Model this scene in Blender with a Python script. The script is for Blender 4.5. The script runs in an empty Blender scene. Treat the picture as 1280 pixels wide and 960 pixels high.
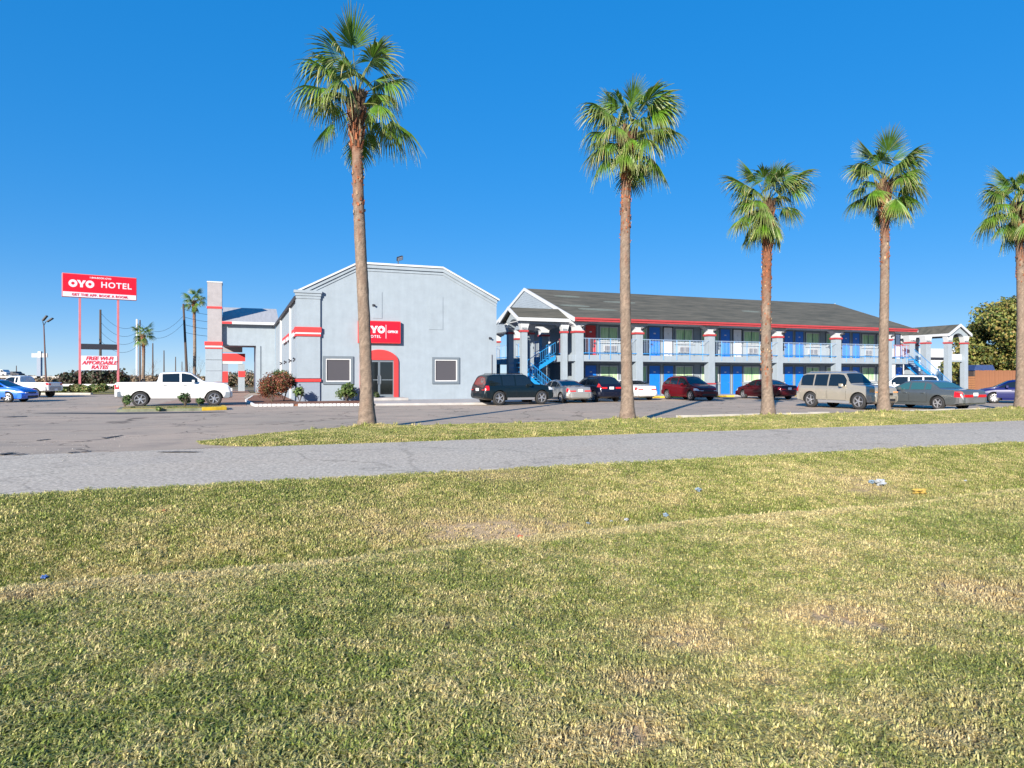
import bpy, bmesh, math, random
from math import sin, cos, pi, radians, atan2, sqrt, hypot, floor
from mathutils import Vector, Matrix, noise
random.seed(7)
S = bpy.context.scene
COL = S.collection
# ---------------------------------------------------------------- camera
F, CX, HZ, CH = 870.0, 640.0, 470.0, 1.70          # focal length in photo pixels, centre, horizon, eye height
cam = bpy.data.cameras.new('camera'); co = bpy.data.objects.new('camera', cam); COL.objects.link(co)
cam.sensor_width = 36; cam.lens = F / 1280 * 36; cam.shift_y = -(480 - HZ) / 1280
cam.clip_start = .1; cam.clip_end = 6000
co.location = (0, 0, CH); co.rotation_euler = (pi / 2, 0, 0)
S.camera = co
# ---------------------------------------------------------------- sky, sun, exposure
SUN_EL, SUN_AZ = radians(19.5), radians(21.5 + 180)   # azimuth clockwise from +Y: behind the camera, to the left
w = bpy.data.worlds.new('World'); S.world = w; w.use_nodes = True
nt = w.node_tree; nt.nodes.clear()
wo = nt.nodes.new('ShaderNodeOutputWorld'); bg = nt.nodes.new('ShaderNodeBackground')
sky = nt.nodes.new('ShaderNodeTexSky'); sky.sky_type = 'NISHITA'; sky.sun_disc = False
sky.sun_elevation = SUN_EL; sky.sun_rotation = SUN_AZ
sky.air_density = 0.72; sky.dust_density = 0.0; sky.ozone_density = 8.0; sky.altitude = 0
hs = nt.nodes.new('ShaderNodeHueSaturation'); hs.inputs['Saturation'].default_value = 2.09; hs.inputs['Value'].default_value = 1.74
hs.inputs['Hue'].default_value = 0.516
gm = nt.nodes.new('ShaderNodeGamma'); gm.inputs['Gamma'].default_value = .30
nt.links.new(sky.outputs[0], gm.inputs[0]); nt.links.new(gm.outputs[0], hs.inputs['Color']); nt.links.new(hs.outputs[0], bg.inputs[0]); nt.links.new(bg.outputs[0], wo.inputs[0])
bg.inputs[1].default_value = 0.15
sl = bpy.data.lights.new('sun', 'SUN'); so = bpy.data.objects.new('sun', sl); COL.objects.link(so)
sl.energy = 5.0; sl.angle = radians(.5); sl.color = (1, .92, .80)
sd = Vector((sin(SUN_AZ) * cos(SUN_EL), cos(SUN_AZ) * cos(SUN_EL), sin(SUN_EL)))
so.rotation_euler = sd.to_track_quat('Z', 'Y').to_euler(); so.location = (0, -10, 30)
S.view_settings.view_transform = 'Standard'; S.view_settings.look = 'None'
S.view_settings.exposure = 1.0; S.view_settings.gamma = 1.0; S.view_settings.use_curve_mapping = False
# ---------------------------------------------------------------- frames: u runs along the road, v away from it
A = radians(21.49); UX, UY = cos(A), sin(A)
def W(u, v, z=0): return Vector((u * UX - v * UY, u * UY + v * UX, z))
def UV(x, y): return (x * UX + y * UY, -x * UY + y * UX)
def R_(px): return (px - CX) / F
def U(px, v):
    r = R_(px); return v * (UY + UX * r) / (UX - UY * r)
def at(px, Y, z=0): return Vector((R_(px) * Y, Y, z))
def ZY(py, Y): return CH + (HZ - py) / F * Y
def lerp(a, b, t): return a + (b - a) * t
def interp(pts, x):
    if x <= pts[0][0]: return pts[0][1]
    for (a, b), (c, d) in zip(pts, pts[1:]):
        if x <= c: return b + (d - b) * (x - a) / (c - a) if c > a else d
    return pts[-1][1]
# ---------------------------------------------------------------- materials
M = {}
def mat(name, col, rough=.7, metal=0, spec=.5, noise_amt=0, nscale=5, bump=0, bscale=40, coat=0, col2=None, stretch=(1, 1, 1), attr=None, trans=0, obj=False, streak=0):
    m = bpy.data.materials.new(name); m.use_nodes = True; M[name] = m
    n = m.node_tree.nodes; l = m.node_tree.links; b = n['Principled BSDF']
    c = (*col, 1)
    b.inputs['Base Color'].default_value = c; b.inputs['Roughness'].default_value = rough
    b.inputs['Metallic'].default_value = metal; b.inputs['Specular IOR Level'].default_value = spec
    if coat: b.inputs['Coat Weight'].default_value = coat; b.inputs['Coat Roughness'].default_value = .04
    tc = n.new('ShaderNodeTexCoord'); mp = n.new('ShaderNodeMapping'); mp.inputs['Scale'].default_value = stretch
    l.new(tc.outputs['Object'], mp.inputs[0])
    src = None
    if attr:
        a = n.new('ShaderNodeAttribute'); a.attribute_name = attr; src = a.outputs['Color']
    if noise_amt or col2:
        nz = n.new('ShaderNodeTexNoise'); nz.inputs['Scale'].default_value = nscale; nz.inputs['Detail'].default_value = 8
        nz.inputs['Roughness'].default_value = .65
        l.new(mp.outputs[0], nz.inputs['Vector'])
        mx = n.new('ShaderNodeMix'); mx.data_type = 'RGBA'
        cr = n.new('ShaderNodeMapRange'); cr.inputs[1].default_value = .32; cr.inputs[2].default_value = .68
        l.new(nz.outputs[0], cr.inputs[0]); l.new(cr.outputs[0], mx.inputs[0])
        if attr:
            mx.blend_type = 'MULTIPLY'; mx.inputs[0].default_value = 1
            mr = n.new('ShaderNodeMapRange'); mr.inputs[1].default_value = .3; mr.inputs[2].default_value = .7
            mr.inputs[3].default_value = 1 - noise_amt; mr.inputs[4].default_value = 1 + noise_amt
            l.new(nz.outputs[0], mr.inputs[0]); l.new(src, mx.inputs[6])
            l.new(mr.outputs[0], mx.inputs[7]); l.remove(mx.inputs[0].links[0]); mx.inputs[0].default_value = 1
        else:
            c2 = col2 or tuple(x * (1 - noise_amt) for x in col)
            mx.inputs[6].default_value = c; mx.inputs[7].default_value = (*c2, 1)
        if streak:
            m3 = n.new('ShaderNodeMapping'); m3.inputs['Scale'].default_value = (1.6, 1.6, .12); l.new(tc.outputs['Object'], m3.inputs[0])
            n3 = n.new('ShaderNodeTexNoise'); n3.inputs['Scale'].default_value = 2.2; n3.inputs['Detail'].default_value = 6; l.new(m3.outputs[0], n3.inputs['Vector'])
            r3 = n.new('ShaderNodeMapRange'); r3.inputs[1].default_value = .35; r3.inputs[2].default_value = .65; r3.inputs[3].default_value = 1 - streak; r3.inputs[4].default_value = 1 + streak * .4
            l.new(n3.outputs[0], r3.inputs[0]); x3 = n.new('ShaderNodeMix'); x3.data_type = 'RGBA'; x3.blend_type = 'MULTIPLY'; x3.inputs[0].default_value = 1
            l.new(mx.outputs[2], x3.inputs[6]); l.new(r3.outputs[0], x3.inputs[7]); mx = x3
        l.new(mx.outputs[2], b.inputs['Base Color'])
    elif attr: l.new(src, b.inputs['Base Color'])
    if bump:
        nb = n.new('ShaderNodeTexNoise'); nb.inputs['Scale'].default_value = bscale; nb.inputs['Detail'].default_value = 6
        l.new(mp.outputs[0], nb.inputs['Vector'])
        bp = n.new('ShaderNodeBump'); bp.inputs['Strength'].default_value = min(1, bump); bp.inputs['Distance'].default_value = .02 * bump
        l.new(nb.outputs[0], bp.inputs['Height']); l.new(bp.outputs[0], b.inputs['Normal'])
    if trans:
        t = n.new('ShaderNodeBsdfTranslucent'); ms = n.new('ShaderNodeMixShader'); ms.inputs[0].default_value = trans
        s_ = b.inputs['Base Color'].links[0].from_socket if b.inputs['Base Color'].links else None
        if s_: l.new(s_, t.inputs[0])
        else: t.inputs[0].default_value = c
        o = n['Material Output']; l.new(b.outputs[0], ms.inputs[1]); l.new(t.outputs[0], ms.inputs[2]); l.new(ms.outputs[0], o.inputs[0])
    return m
mat('stucco', (.278, .328, .376), .85, streak=.035, noise_amt=.13, nscale=1.3, bump=.6, bscale=30)
mat('stucco_trim', (.50, .52, .54), .75, noise_amt=.10, nscale=3, bump=.3)
mat('tower_stucco', (.32, .30, .31), .85, noise_amt=.2, nscale=1.3, bump=.5, bscale=30)
mat('grey_panel', (.22, .26, .33), .8, noise_amt=.12, nscale=3)
mat('grey_frame', (.13, .16, .19), .6, noise_amt=.1)
mat('red_trim', (.60, .035, .035), .55, noise_amt=.12, nscale=4)
mat('red_muted', (.40, .045, .05), .6, noise_amt=.2, nscale=4)
mat('sign_red', (.80, .006, .022), .35, noise_amt=.05, nscale=2)
mat('sign_white', (.68, .62, .68), .45, noise_amt=.04, nscale=2)
mat('sign_ink', (.55, .02, .05), .5)
mat('pole_pink', (.55, .16, .18), .6, noise_amt=.2, nscale=1.5)
mat('black', (.012, .012, .014), .5)
mat('dark_metal', (.03, .03, .04), .5, noise_amt=.2)
mat('screen', (.062, .06, .072), .9, noise_amt=.15, nscale=60, stretch=(.05, .05, 1))
mat('door_glass', (.006, .008, .010), .06, spec=.8)
mat('room_glass', (.02, .03, .03), .05, spec=.9)
mat('curtain', (.17, .44, .18), .9, col2=(.62, .74, .48), nscale=3.5, stretch=(3.5, 1, .25))
mat('curtain_pale', (.55, .62, .42), .9, col2=(.22, .42, .22), nscale=3.5, stretch=(3.5, 1, .25))
mat('blue_door', (.008, .17, .66), .45, noise_amt=.12, nscale=2)
mat('red_door', (.55, .02, .02), .45, noise_amt=.1)
mat('white_door', (.72, .72, .75), .5, noise_amt=.06)
mat('blue_metal', (.012, .24, .60), .4, noise_amt=.15)
mat('pale_rail', (.30, .40, .55), .5)
mat('ac_grille', (.17, .17, .19), .6, noise_amt=.3, nscale=20)
mat('asphalt_shingle', (.115, .105, .080), .95, col2=(.042, .043, .033), nscale=1.5, stretch=(.30, 1.2, 1.2), bump=.5, bscale=12)
mat('moss_streak', (.16, .18, .15), .95, noise_amt=.3)
mat('grey_roof', (.38, .385, .40), .7, noise_amt=.2, nscale=1.5, stretch=(3, .4, .4))
mat('white_plain', (.62, .62, .63), .6, noise_amt=.08)
mat('concrete', (.42, .40, .385), .9, noise_amt=.25, nscale=1.5, bump=.4)
mat('curb_concrete', (.46, .43, .38), .9, noise_amt=.3, nscale=2.5, bump=.4)
mat('yellow_paint', (.72, .48, .03), .6, noise_amt=.25, nscale=5)
mat('dark_asphalt_and_shade', (.045, .05, .055), .9, noise_amt=.3, nscale=3, bump=.5)  # colour of the potholes and of the painted shade by the island
mat('mossy_kerb', (.20, .215, .15), .95, noise_amt=.5, nscale=3)
mat('shed_blue', (.02, .05, .16), .7, noise_amt=.4, nscale=4)
mat('mulch', (.25, .10, .055), .95, col2=(.10, .045, .03), nscale=9, bump=1, bscale=20)
mat('fence_wood', (.25, .105, .05), .85, noise_amt=.35, nscale=2, stretch=(6, 6, .5))
mat('fence_wood_dark', (.28, .12, .05), .85, noise_amt=.35, nscale=2, stretch=(6, 6, .5))
mat('utility_wood', (.085, .06, .05), .9, noise_amt=.3)
mat('rust_metal', (.12, .06, .055), .7, noise_amt=.3)
mat('bark', (.14, .11, .085), .95, noise_amt=.35, nscale=8, bump=1, bscale=15)
mat('trunk', (1, 1, 1), .95, attr='Col', noise_amt=.28, nscale=16, bump=1, bscale=28, stretch=(1, 1, 1.8))
mat('boots', (1, 1, 1), .95, attr='Col', noise_amt=.3, nscale=30, bump=.6)
mat('frond', (1, 1, 1), .45, attr='Col', noise_amt=.4, nscale=5, trans=.18)
mat('leaf', (1, 1, 1), .6, attr='Col', trans=.25)
mat('tyre', (.025, .025, .026), .85, noise_amt=.2)
mat('rim', (.52, .52, .54), .3, metal=.75)
mat('rim_dull', (.34, .34, .36), .45, metal=.4)
mat('chrome', (.62, .63, .66), .18, metal=.9)
mat('plastic_black', (.018, .018, .02), .6)
mat('arch_dark', (.01, .01, .01), .9)
mat('car_glass', (.008, .012, .015), .04, spec=1.0)
mat('car_glass_teal', (.03, .10, .11), .05, spec=1.0)
mat('lamp_clear', (.62, .64, .68), .12, spec=.9, coat=.5)
mat('lamp_amber', (.75, .30, .08), .2, coat=.5)
mat('lamp_red', (.55, .008, .012), .2, coat=.6)
mat('plate', (.75, .77, .80), .5)
mat('litter_blue', (.22, .30, .38), .5, noise_amt=.4, nscale=30); mat('litter_white', (.42, .45, .48), .5, noise_amt=.4, nscale=30); mat('litter_yellow', (.48, .33, .07), .6, noise_amt=.3, nscale=30)
mat('litter_red', (.45, .10, .05), .7); mat('litter_deep_blue', (.04, .10, .30), .5)
for k, c, mt in (('white', (.66, .66, .65), 0), ('navy_black', (.004, .010, .014), 0), ('silver', (.36, .35, .33), .45),
                 ('ink_blue', (.006, .008, .022), .2), ('dark_red', (.13, .004, .008), .2), ('maroon', (.06, .003, .006), .2),
                 ('champagne', (.40, .36, .29), .4), ('slate', (.11, .125, .13), .4), ('deep_blue', (.002, .006, .09), 0),
                 ('bright_blue', (.006, .12, .60), .1), ('steel_grey', (.20, .205, .21), .4)):
    mat('paint_' + k, c, .35, metal=mt, coat=.9 if sum(c) > .25 else .45, spec=.5 if sum(c) > .25 else .3, noise_amt=.06, nscale=3)
# ---------------------------------------------------------------- mesh helpers
class MB:
    def __init__(s): s.v = []; s.f = []; s.m = []; s.c = []
    def add(s, vs, fs, mi=0, col=None):
        o = len(s.v); s.v += [tuple(x) for x in vs]; s.f += [tuple(i + o for i in f) for f in fs]; s.m += [mi] * len(fs)
        if col is not None:
            if callable(col): s.c += [col(x) for x in vs]
            else: s.c += [col] * len(vs)
        return s
    def box(s, x0, x1, y0, y1, z0, z1, mi=0):
        return s.add([(x0, y0, z0), (x1, y0, z0), (x1, y1, z0), (x0, y1, z0), (x0, y0, z1), (x1, y0, z1), (x1, y1, z1), (x0, y1, z1)],
                     [(0, 3, 2, 1), (4, 5, 6, 7), (0, 1, 5, 4), (1, 2, 6, 5), (2, 3, 7, 6), (3, 0, 4, 7)], mi)
    def prism(s, poly, a, b, axis='y', mi=0):
        n = len(poly)
        def P(p, t): return {'y': (p[0], t, p[1]), 'x': (t, p[0], p[1]), 'z': (p[0], p[1], t)}[axis]
        vs = [P(p, a) for p in poly] + [P(p, b) for p in poly]
        fs = [tuple(range(n))[::-1], tuple(range(n, 2 * n))] + [(i, (i + 1) % n, n + (i + 1) % n, n + i) for i in range(n)]
        return s.add(vs, fs, mi)
    def tube(s, pts, rad, n=8, mi=0, col=None, cap=True):
        pts = [Vector(p) for p in pts]; rs = rad if isinstance(rad, (list, tuple)) else [rad] * len(pts)
        vs = []; up = Vector((0, 0, 1))
        for i, p in enumerate(pts):
            d = (pts[min(i + 1, len(pts) - 1)] - pts[max(i - 1, 0)]).normalized()
            a = d.cross(up if abs(d.z) < .95 else Vector((1, 0, 0))).normalized(); b = d.cross(a)
            for k in range(n):
                t = 2 * pi * k / n; vs.append(p + (a * cos(t) + b * sin(t)) * rs[i])
        fs = [(i * n + k, i * n + (k + 1) % n, (i + 1) * n + (k + 1) % n, (i + 1) * n + k) for i in range(len(pts) - 1) for k in range(n)]
        if cap: fs += [tuple(range(n))[::-1], tuple(range((len(pts) - 1) * n, len(pts) * n))]
        return s.add(vs, fs, mi, col)
    def mesh(s, name, mats, smooth=False):
        me = bpy.data.meshes.new(name); me.from_pydata(s.v, [], s.f)
        for m in (mats if isinstance(mats, (list, tuple)) else [mats]): me.materials.append(M[m] if isinstance(m, str) else m)
        if len(s.m) and max(s.m) > 0: me.polygons.foreach_set('material_index', s.m)
        if s.c and len(s.c) == len(s.v):
            at_ = me.color_attributes.new('Col', 'FLOAT_COLOR', 'POINT')
            at_.data.foreach_set('color', [q for c in s.c for q in (*c, 1)])
        if smooth is True: me.polygons.foreach_set('use_smooth', [True] * len(me.polygons))
        me.update(); return me
    def build(s, name, mats, parent=None, smooth=False, loc=None, bevel=0):
        me = s.mesh(name, mats, smooth)
        return link(name, me, parent, loc, bevel=bevel)
def link(name, me, parent=None, loc=None, rot=None, bevel=0):
    o = bpy.data.objects.new(name, me); COL.objects.link(o); o.parent = parent
    if loc is not None: o.location = loc
    if rot is not None: o.rotation_euler = rot
    if bevel:
        b = o.modifiers.new('bevel', 'BEVEL'); b.width = bevel; b.segments = 2; b.limit_method = 'ANGLE'; b.angle_limit = radians(40)
    return o
def fixn(me):
    bm = bmesh.new(); bm.from_mesh(me); bmesh.ops.recalc_face_normals(bm, faces=bm.faces); bm.to_mesh(me); bm.free()
def tag(o, label, cat, group=None, kind=None):
    if label: o['label'] = label
    if cat: o['category'] = cat
    if group: o['group'] = group
    if kind: o['kind'] = kind
    return o
def thing(name, label, cat, loc=(0, 0, 0), rz=0, group=None):
    o = bpy.data.objects.new(name, None); COL.objects.link(o); o.location = loc; o.rotation_euler = (0, 0, rz); o.empty_display_size = .3
    return tag(o, label, cat, group)
def struct(name, mb, mats, **k):
    o = mb.build(name, mats, **k); o['kind'] = 'structure'; return o
def copy_tree(o, parent=None):
    c = o.copy(); COL.objects.link(c); c.parent = parent
    for ch in list(o.children): copy_tree(ch, c)
    return c
def text(s, size, m, parent, loc, rot=(pi / 2, 0, 0), ext=.01, bold=0, shear=0, sx=1, name='lettering', align='CENTER', spacing=1):
    cu = bpy.data.curves.new(name, 'FONT'); cu.body = s; cu.size = size; cu.extrude = ext; cu.offset = bold; cu.shear = shear
    cu.align_x = align; cu.align_y = 'CENTER'; cu.resolution_u = 3; cu.space_character = spacing
    t = bpy.data.objects.new('t', cu); COL.objects.link(t)
    dg = bpy.context.evaluated_depsgraph_get(); me = bpy.data.meshes.new_from_object(t.evaluated_get(dg)); me.name = name
    bpy.data.objects.remove(t); bpy.data.curves.remove(cu)
    me.materials.clear(); me.materials.append(M[m])
    o = link(name, me, parent, loc, rot); o.scale = (sx, 1, 1); return o
# palms of the front row: (pixel x of foot, distance, pixel x of crown, pixel y of crown centre, crown scale, roughness of trunk)
PALM_SPEC = [(457, 22.5, 446, 121, 1.10, .25), (783, 24.9, 783, 167, .96, .12), (960, 27.8, 957, 254, .88, .6), (1106, 30.0, 1104, 229, .98, .3), (1277, 33.2, 1273, 256, .98, .3)]
PALM_MOUND = [(*UV(R_(p[0]) * p[1], p[1]), h) for p, h in zip(PALM_SPEC, (.10, .08, .05, .10, .12))]
# ================================================================= GROUND
def vnoise(x, y, s=1, seed=0): return noise.noise(Vector((x * s + seed * 7.1, y * s - seed * 3.3, seed * 1.7)))
def lawn_z(u, v):
    lip = 6.45 + .25 * vnoise(u, 0, .25, 3) + .02 * u
    pts = [(-60, .05), (lip - 2.5, .0), (lip - .25, .05), (lip + .05, .04), (lip + .7, -.40), (lip + 1.3, -.55), (lip + 1.9, -.50), (lip + 3.6, -.20), (11.6, -.015), (12.4, -.012), (400, -.012)]
    z = interp(pts, v)
    return z + (.025 * vnoise(u, v, .6, 1) + .012 * vnoise(u, v, 2.2, 2)) * (1 if v < 11 else max(0, (12 - v)))
def swale_nodes(n, l, nz, mr):
    """how dry the turf is across the swale: dry crest, lush wet bottom, dry bank"""
    g = n.new('ShaderNodeNewGeometry')
    def dot(vec):
        d = n.new('ShaderNodeVectorMath'); d.operation = 'DOT_PRODUCT'; d.inputs[1].default_value = vec; l.new(g.outputs['Position'], d.inputs[0]); return d.outputs['Value']
    def m2(op, a, b):
        m = n.new('ShaderNodeMath'); m.operation = op
        for i, q in enumerate((a, b)):
            if isinstance(q, (int, float)): m.inputs[i].default_value = q
            else: l.new(q, m.inputs[i])
        return m.outputs[0]
    v = m2('SUBTRACT', dot((-UY, UX, 0)), m2('MULTIPLY', dot((UX, UY, 0)), .035))
    v = m2('ADD', v, mr(nz(.35, 3).outputs[0], .3, .7, -.32, .32)); v = m2('ADD', v, mr(nz(2.2, 3).outputs[0], .3, .7, -.12, .12))
    r = n.new('ShaderNodeValToRGB'); r.color_ramp.interpolation = 'B_SPLINE' if False else 'LINEAR'
    l.new(mr(v, 5.4, 12.4), r.inputs[0]); e = r.color_ramp.elements
    pts = [(0, .5), (.09, .55), (.125, 1), (.165, 1), (.20, .04), (.36, .02), (.44, .36), (.56, .62), (.70, .48), (.86, .35), (1, .45)]
    e[0].position, e[0].color = 0, (.5,) * 3 + (1,); e[1].position, e[1].color = 1, (.45,) * 3 + (1,)
    for p, q in pts[1:-1]: x = e.new(p); x.color = (q, q, q, 1)
    return mr(r.outputs[0], 0, 1, -.62, .45)
def grass_color_nodes(n, l):
    """the lawn's own colour from its place: green, straw and bare patches; shared by soil and blades"""
    g = n.new('ShaderNodeNewGeometry')
    def nz(scale, det=5, rough=.6):
        t = n.new('ShaderNodeTexNoise'); t.inputs['Scale'].default_value = scale; t.inputs['Detail'].default_value = det; t.inputs['Roughness'].default_value = rough
        l.new(g.outputs['Position'], t.inputs['Vector']); return t
    def mr(src, a, b, c=0, d=1):
        m = n.new('ShaderNodeMapRange'); m.inputs[1].default_value = a; m.inputs[2].default_value = b; m.inputs[3].default_value = c; m.inputs[4].default_value = d
        l.new(src, m.inputs[0]); return m.outputs[0]
    def mix(f, a, b):
        m = n.new('ShaderNodeMix'); m.data_type = 'RGBA'
        l.new(f, m.inputs[0])
        for i, q in ((6, a), (7, b)):
            if isinstance(q, tuple): m.inputs[i].default_value = (*q, 1)
            else: l.new(q, m.inputs[i])
        return m.outputs[2]
    return g, nz, mr, mix
def ground_mat(name, fine=1.0, bump=1):
    m = bpy.data.materials.new(name); m.use_nodes = True; M[name] = m; n = m.node_tree.nodes; l = m.node_tree.links; b = n['Principled BSDF']
    b.inputs['Roughness'].default_value = .95; b.inputs['Specular IOR Level'].default_value = .2
    g, nz, mr, mix = grass_color_nodes(n, l)
    big = mr(nz(.45, 4).outputs[0], .42, .62); mid = mr(nz(2.6, 5).outputs[0], .40, .62); fin = mr(nz(38, 6, .8).outputs[0], .38, .62)
    c = mix(mid, (.17, .175, .04), (.32, .265, .115)); c = mix(big, c, (.30, .25, .11))
    ab = n.new('ShaderNodeAttribute'); ab.attribute_name = 'bare'; c = mix(mr(ab.outputs['Fac'], 0, .8), c, (.54, .40, .25))
    dk = n.new('ShaderNodeMix'); dk.data_type = 'RGBA'; dk.blend_type = 'MULTIPLY'; dk.inputs[0].default_value = 1
    l.new(c, dk.inputs[6]); gr = mr(nz(38, 6, .8).outputs[0], .35, .65, .55, 1.45); l.new(gr, dk.inputs[7])
    l.new(dk.outputs[2], b.inputs['Base Color'])
    bp = n.new('ShaderNodeBump'); bp.inputs['Strength'].default_value = 1; bp.inputs['Distance'].default_value = .04 * bump
    l.new(nz(26, 6, .8).outputs[0], bp.inputs['Height']); l.new(bp.outputs[0], b.inputs['Normal'])
    return m
def blade_mat(name):
    m = bpy.data.materials.new(name); m.use_nodes = True; M[name] = m; n = m.node_tree.nodes; l = m.node_tree.links; b = n['Principled BSDF']
    b.inputs['Roughness'].default_value = .55; b.inputs['Specular IOR Level'].default_value = .35
    g, nz, mr, mix = grass_color_nodes(n, l)
    oi = n.new('ShaderNodeObjectInfo'); at_ = n.new('ShaderNodeAttribute'); at_.attribute_name = 'Col'
    big = mr(nz(.45, 4).outputs[0], .42, .62, -.12, .20); mid = mr(nz(2.6, 5).outputs[0], .40, .62, -.16, .20); bare = mr(nz(.9, 6, .65).outputs[0], .58, .68, 0, .3)
    a1 = n.new('ShaderNodeMath'); a1.operation = 'ADD'; l.new(big, a1.inputs[0]); l.new(mid, a1.inputs[1])
    a2 = n.new('ShaderNodeMath'); a2.operation = 'ADD'; l.new(a1.outputs[0], a2.inputs[0]); l.new(bare, a2.inputs[1])
    a4 = n.new('ShaderNodeMath'); a4.operation = 'ADD'; l.new(a2.outputs[0], a4.inputs[0]); l.new(swale_nodes(n, l, nz, mr), a4.inputs[1])
    a3 = n.new('ShaderNodeMath'); a3.operation = 'ADD'; l.new(a4.outputs[0], a3.inputs[0]); l.new(mr(oi.outputs['Random'], 0, 1, .12, .84), a3.inputs[1])
    f = mr(a3.outputs[0], .18, .86)
    c = mix(f, (.215, .275, .045), (.58, .485, .23)); c = mix(mr(a3.outputs[0], -.30, .25, .9, 0), c, (.07, .12, .02))
    sep = n.new('ShaderNodeSeparateColor'); l.new(at_.outputs['Color'], sep.inputs[0])
    ib = n.new('ShaderNodeAttribute'); ib.attribute_type = 'INSTANCER'; ib.attribute_name = 'bare'
    c = mix(mr(sep.outputs[0], 0, 1, 0, .8), c, (.56, .46, .22)); c = mix(mr(ib.outputs['Fac'], 0, .75, 0, .9), c, (.54, .42, .22))
    ds = n.new('ShaderNodeMix'); ds.data_type = 'RGBA'; ds.blend_type = 'MULTIPLY'; ds.inputs[0].default_value = 1
    l.new(c, ds.inputs[6]); l.new(mr(sep.outputs[1], 0, 1, .62, 1.6), ds.inputs[7])
    l.new(ds.outputs[2], b.inputs['Base Color'])
    t = n.new('ShaderNodeBsdfTranslucent'); l.new(ds.outputs[2], t.inputs[0]); ms = n.new('ShaderNodeMixShader'); ms.inputs[0].default_value = .3
    l.new(b.outputs[0], ms.inputs[1]); l.new(t.outputs[0], ms.inputs[2]); l.new(ms.outputs[0], n['Material Output'].inputs[0])
    return m
ground_mat('lawn_soil'); blade_mat('grass_blade')
def paving_mat(name, base, dark, warm, grain=60, grain_amt=.35, crack=0.0, blot=1.0, scale=1.0):
    m = bpy.data.materials.new(name); m.use_nodes = True; M[name] = m; n = m.node_tree.nodes; l = m.node_tree.links; b = n['Principled BSDF']
    b.inputs['Roughness'].default_value = 1; b.inputs['Specular IOR Level'].default_value = .06
    g, nz, mr, mix = grass_color_nodes(n, l)
    c = mix(mr(nz(.18 * scale, 5).outputs[0], .40, .62), base, warm); c = mix(mr(nz(.6 * scale, 7, .7).outputs[0], .50, .72, 0, blot), c, dark)
    mp = n.new('ShaderNodeMapping'); mp.inputs['Rotation'].default_value = (0, 0, -A); mp.inputs['Scale'].default_value = (.05, 1.1, 1)
    l.new(g.outputs['Position'], mp.inputs[0]); st = n.new('ShaderNodeTexNoise'); st.inputs['Scale'].default_value = 1.2; st.inputs['Detail'].default_value = 6
    l.new(mp.outputs[0], st.inputs['Vector']); c = mix(mr(st.outputs[0], .52, .75, 0, .5), c, dark)
    if crack:
        vo = n.new('ShaderNodeTexVoronoi'); vo.feature = 'DISTANCE_TO_EDGE'; vo.inputs['Scale'].default_value = .23 * scale
        wv = n.new('ShaderNodeTexNoise'); wv.inputs['Scale'].default_value = .9; wv.inputs['Detail'].default_value = 5; l.new(g.outputs['Position'], wv.inputs['Vector'])
        va = n.new('ShaderNodeVectorMath'); va.operation = 'MULTIPLY_ADD'; va.inputs[1].default_value = (2.2, 2.2, 0)
        l.new(wv.outputs['Color'], va.inputs[0]); l.new(g.outputs['Position'], va.inputs[2]); l.new(va.outputs[0], vo.inputs['Vector'])
        c = mix(mr(vo.outputs[0], .0, .012, crack, 0), c, tuple(x * .35 for x in dark))
    dk = n.new('ShaderNodeMix'); dk.data_type = 'RGBA'; dk.blend_type = 'MULTIPLY'; dk.inputs[0].default_value = 1
    l.new(c, dk.inputs[6]); l.new(mr(nz(grain, 4, .8).outputs[0], .3, .7, 1 - grain_amt, 1 + grain_amt), dk.inputs[7]); l.new(dk.outputs[2], b.inputs['Base Color'])
    bp = n.new('ShaderNodeBump'); bp.inputs['Strength'].default_value = .6; bp.inputs['Distance'].default_value = .008
    l.new(nz(grain, 4, .8).outputs[0], bp.inputs['Height']); l.new(bp.outputs[0], b.inputs['Normal']); return m
paving_mat('road_chipseal', (.48, .43, .36), (.40, .36, .315), (.47, .41, .34), 16, .5, .35, .6)
paving_mat('lot_asphalt', (.37, .312, .255), (.26, .225, .195), (.45, .36, .285), 26, .2, .85, .8)
paving_mat('far_ground', (.20, .17, .11), (.12, .115, .06), (.26, .21, .14), 3, .3, 0, .8, .25)
paving_mat('drive_paving', (.36, .24, .19), (.26, .19, .16), (.40, .28, .22), 12, .2, .3, .6)
def sheet(us, vs, zf, mats, name, smooth=True):
    mb = MB(); nu, nv = len(us), len(vs)
    mb.add([W(u, v, zf(u, v)) for v in vs for u in us], [(j * nu + i, j * nu + i + 1, (j + 1) * nu + i + 1, (j + 1) * nu + i) for j in range(nv - 1) for i in range(nu - 1)])
    return struct(name, mb, mats, smooth=smooth)
def lin(a, b, n): return [a + (b - a) * i / n for i in range(n + 1)]
us = [-400, -150, -60, -30] + lin(-20, 35, 220) + [45, 70, 150, 400]
vs = [-60, -20, -5] + lin(0, 12.7, 190)
lawn = sheet(us, vs, lawn_z, 'lawn_soil', 'lawn')
BARE = []      # worn, dried out patches: centre on the ground, radii in metres, strength
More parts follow.
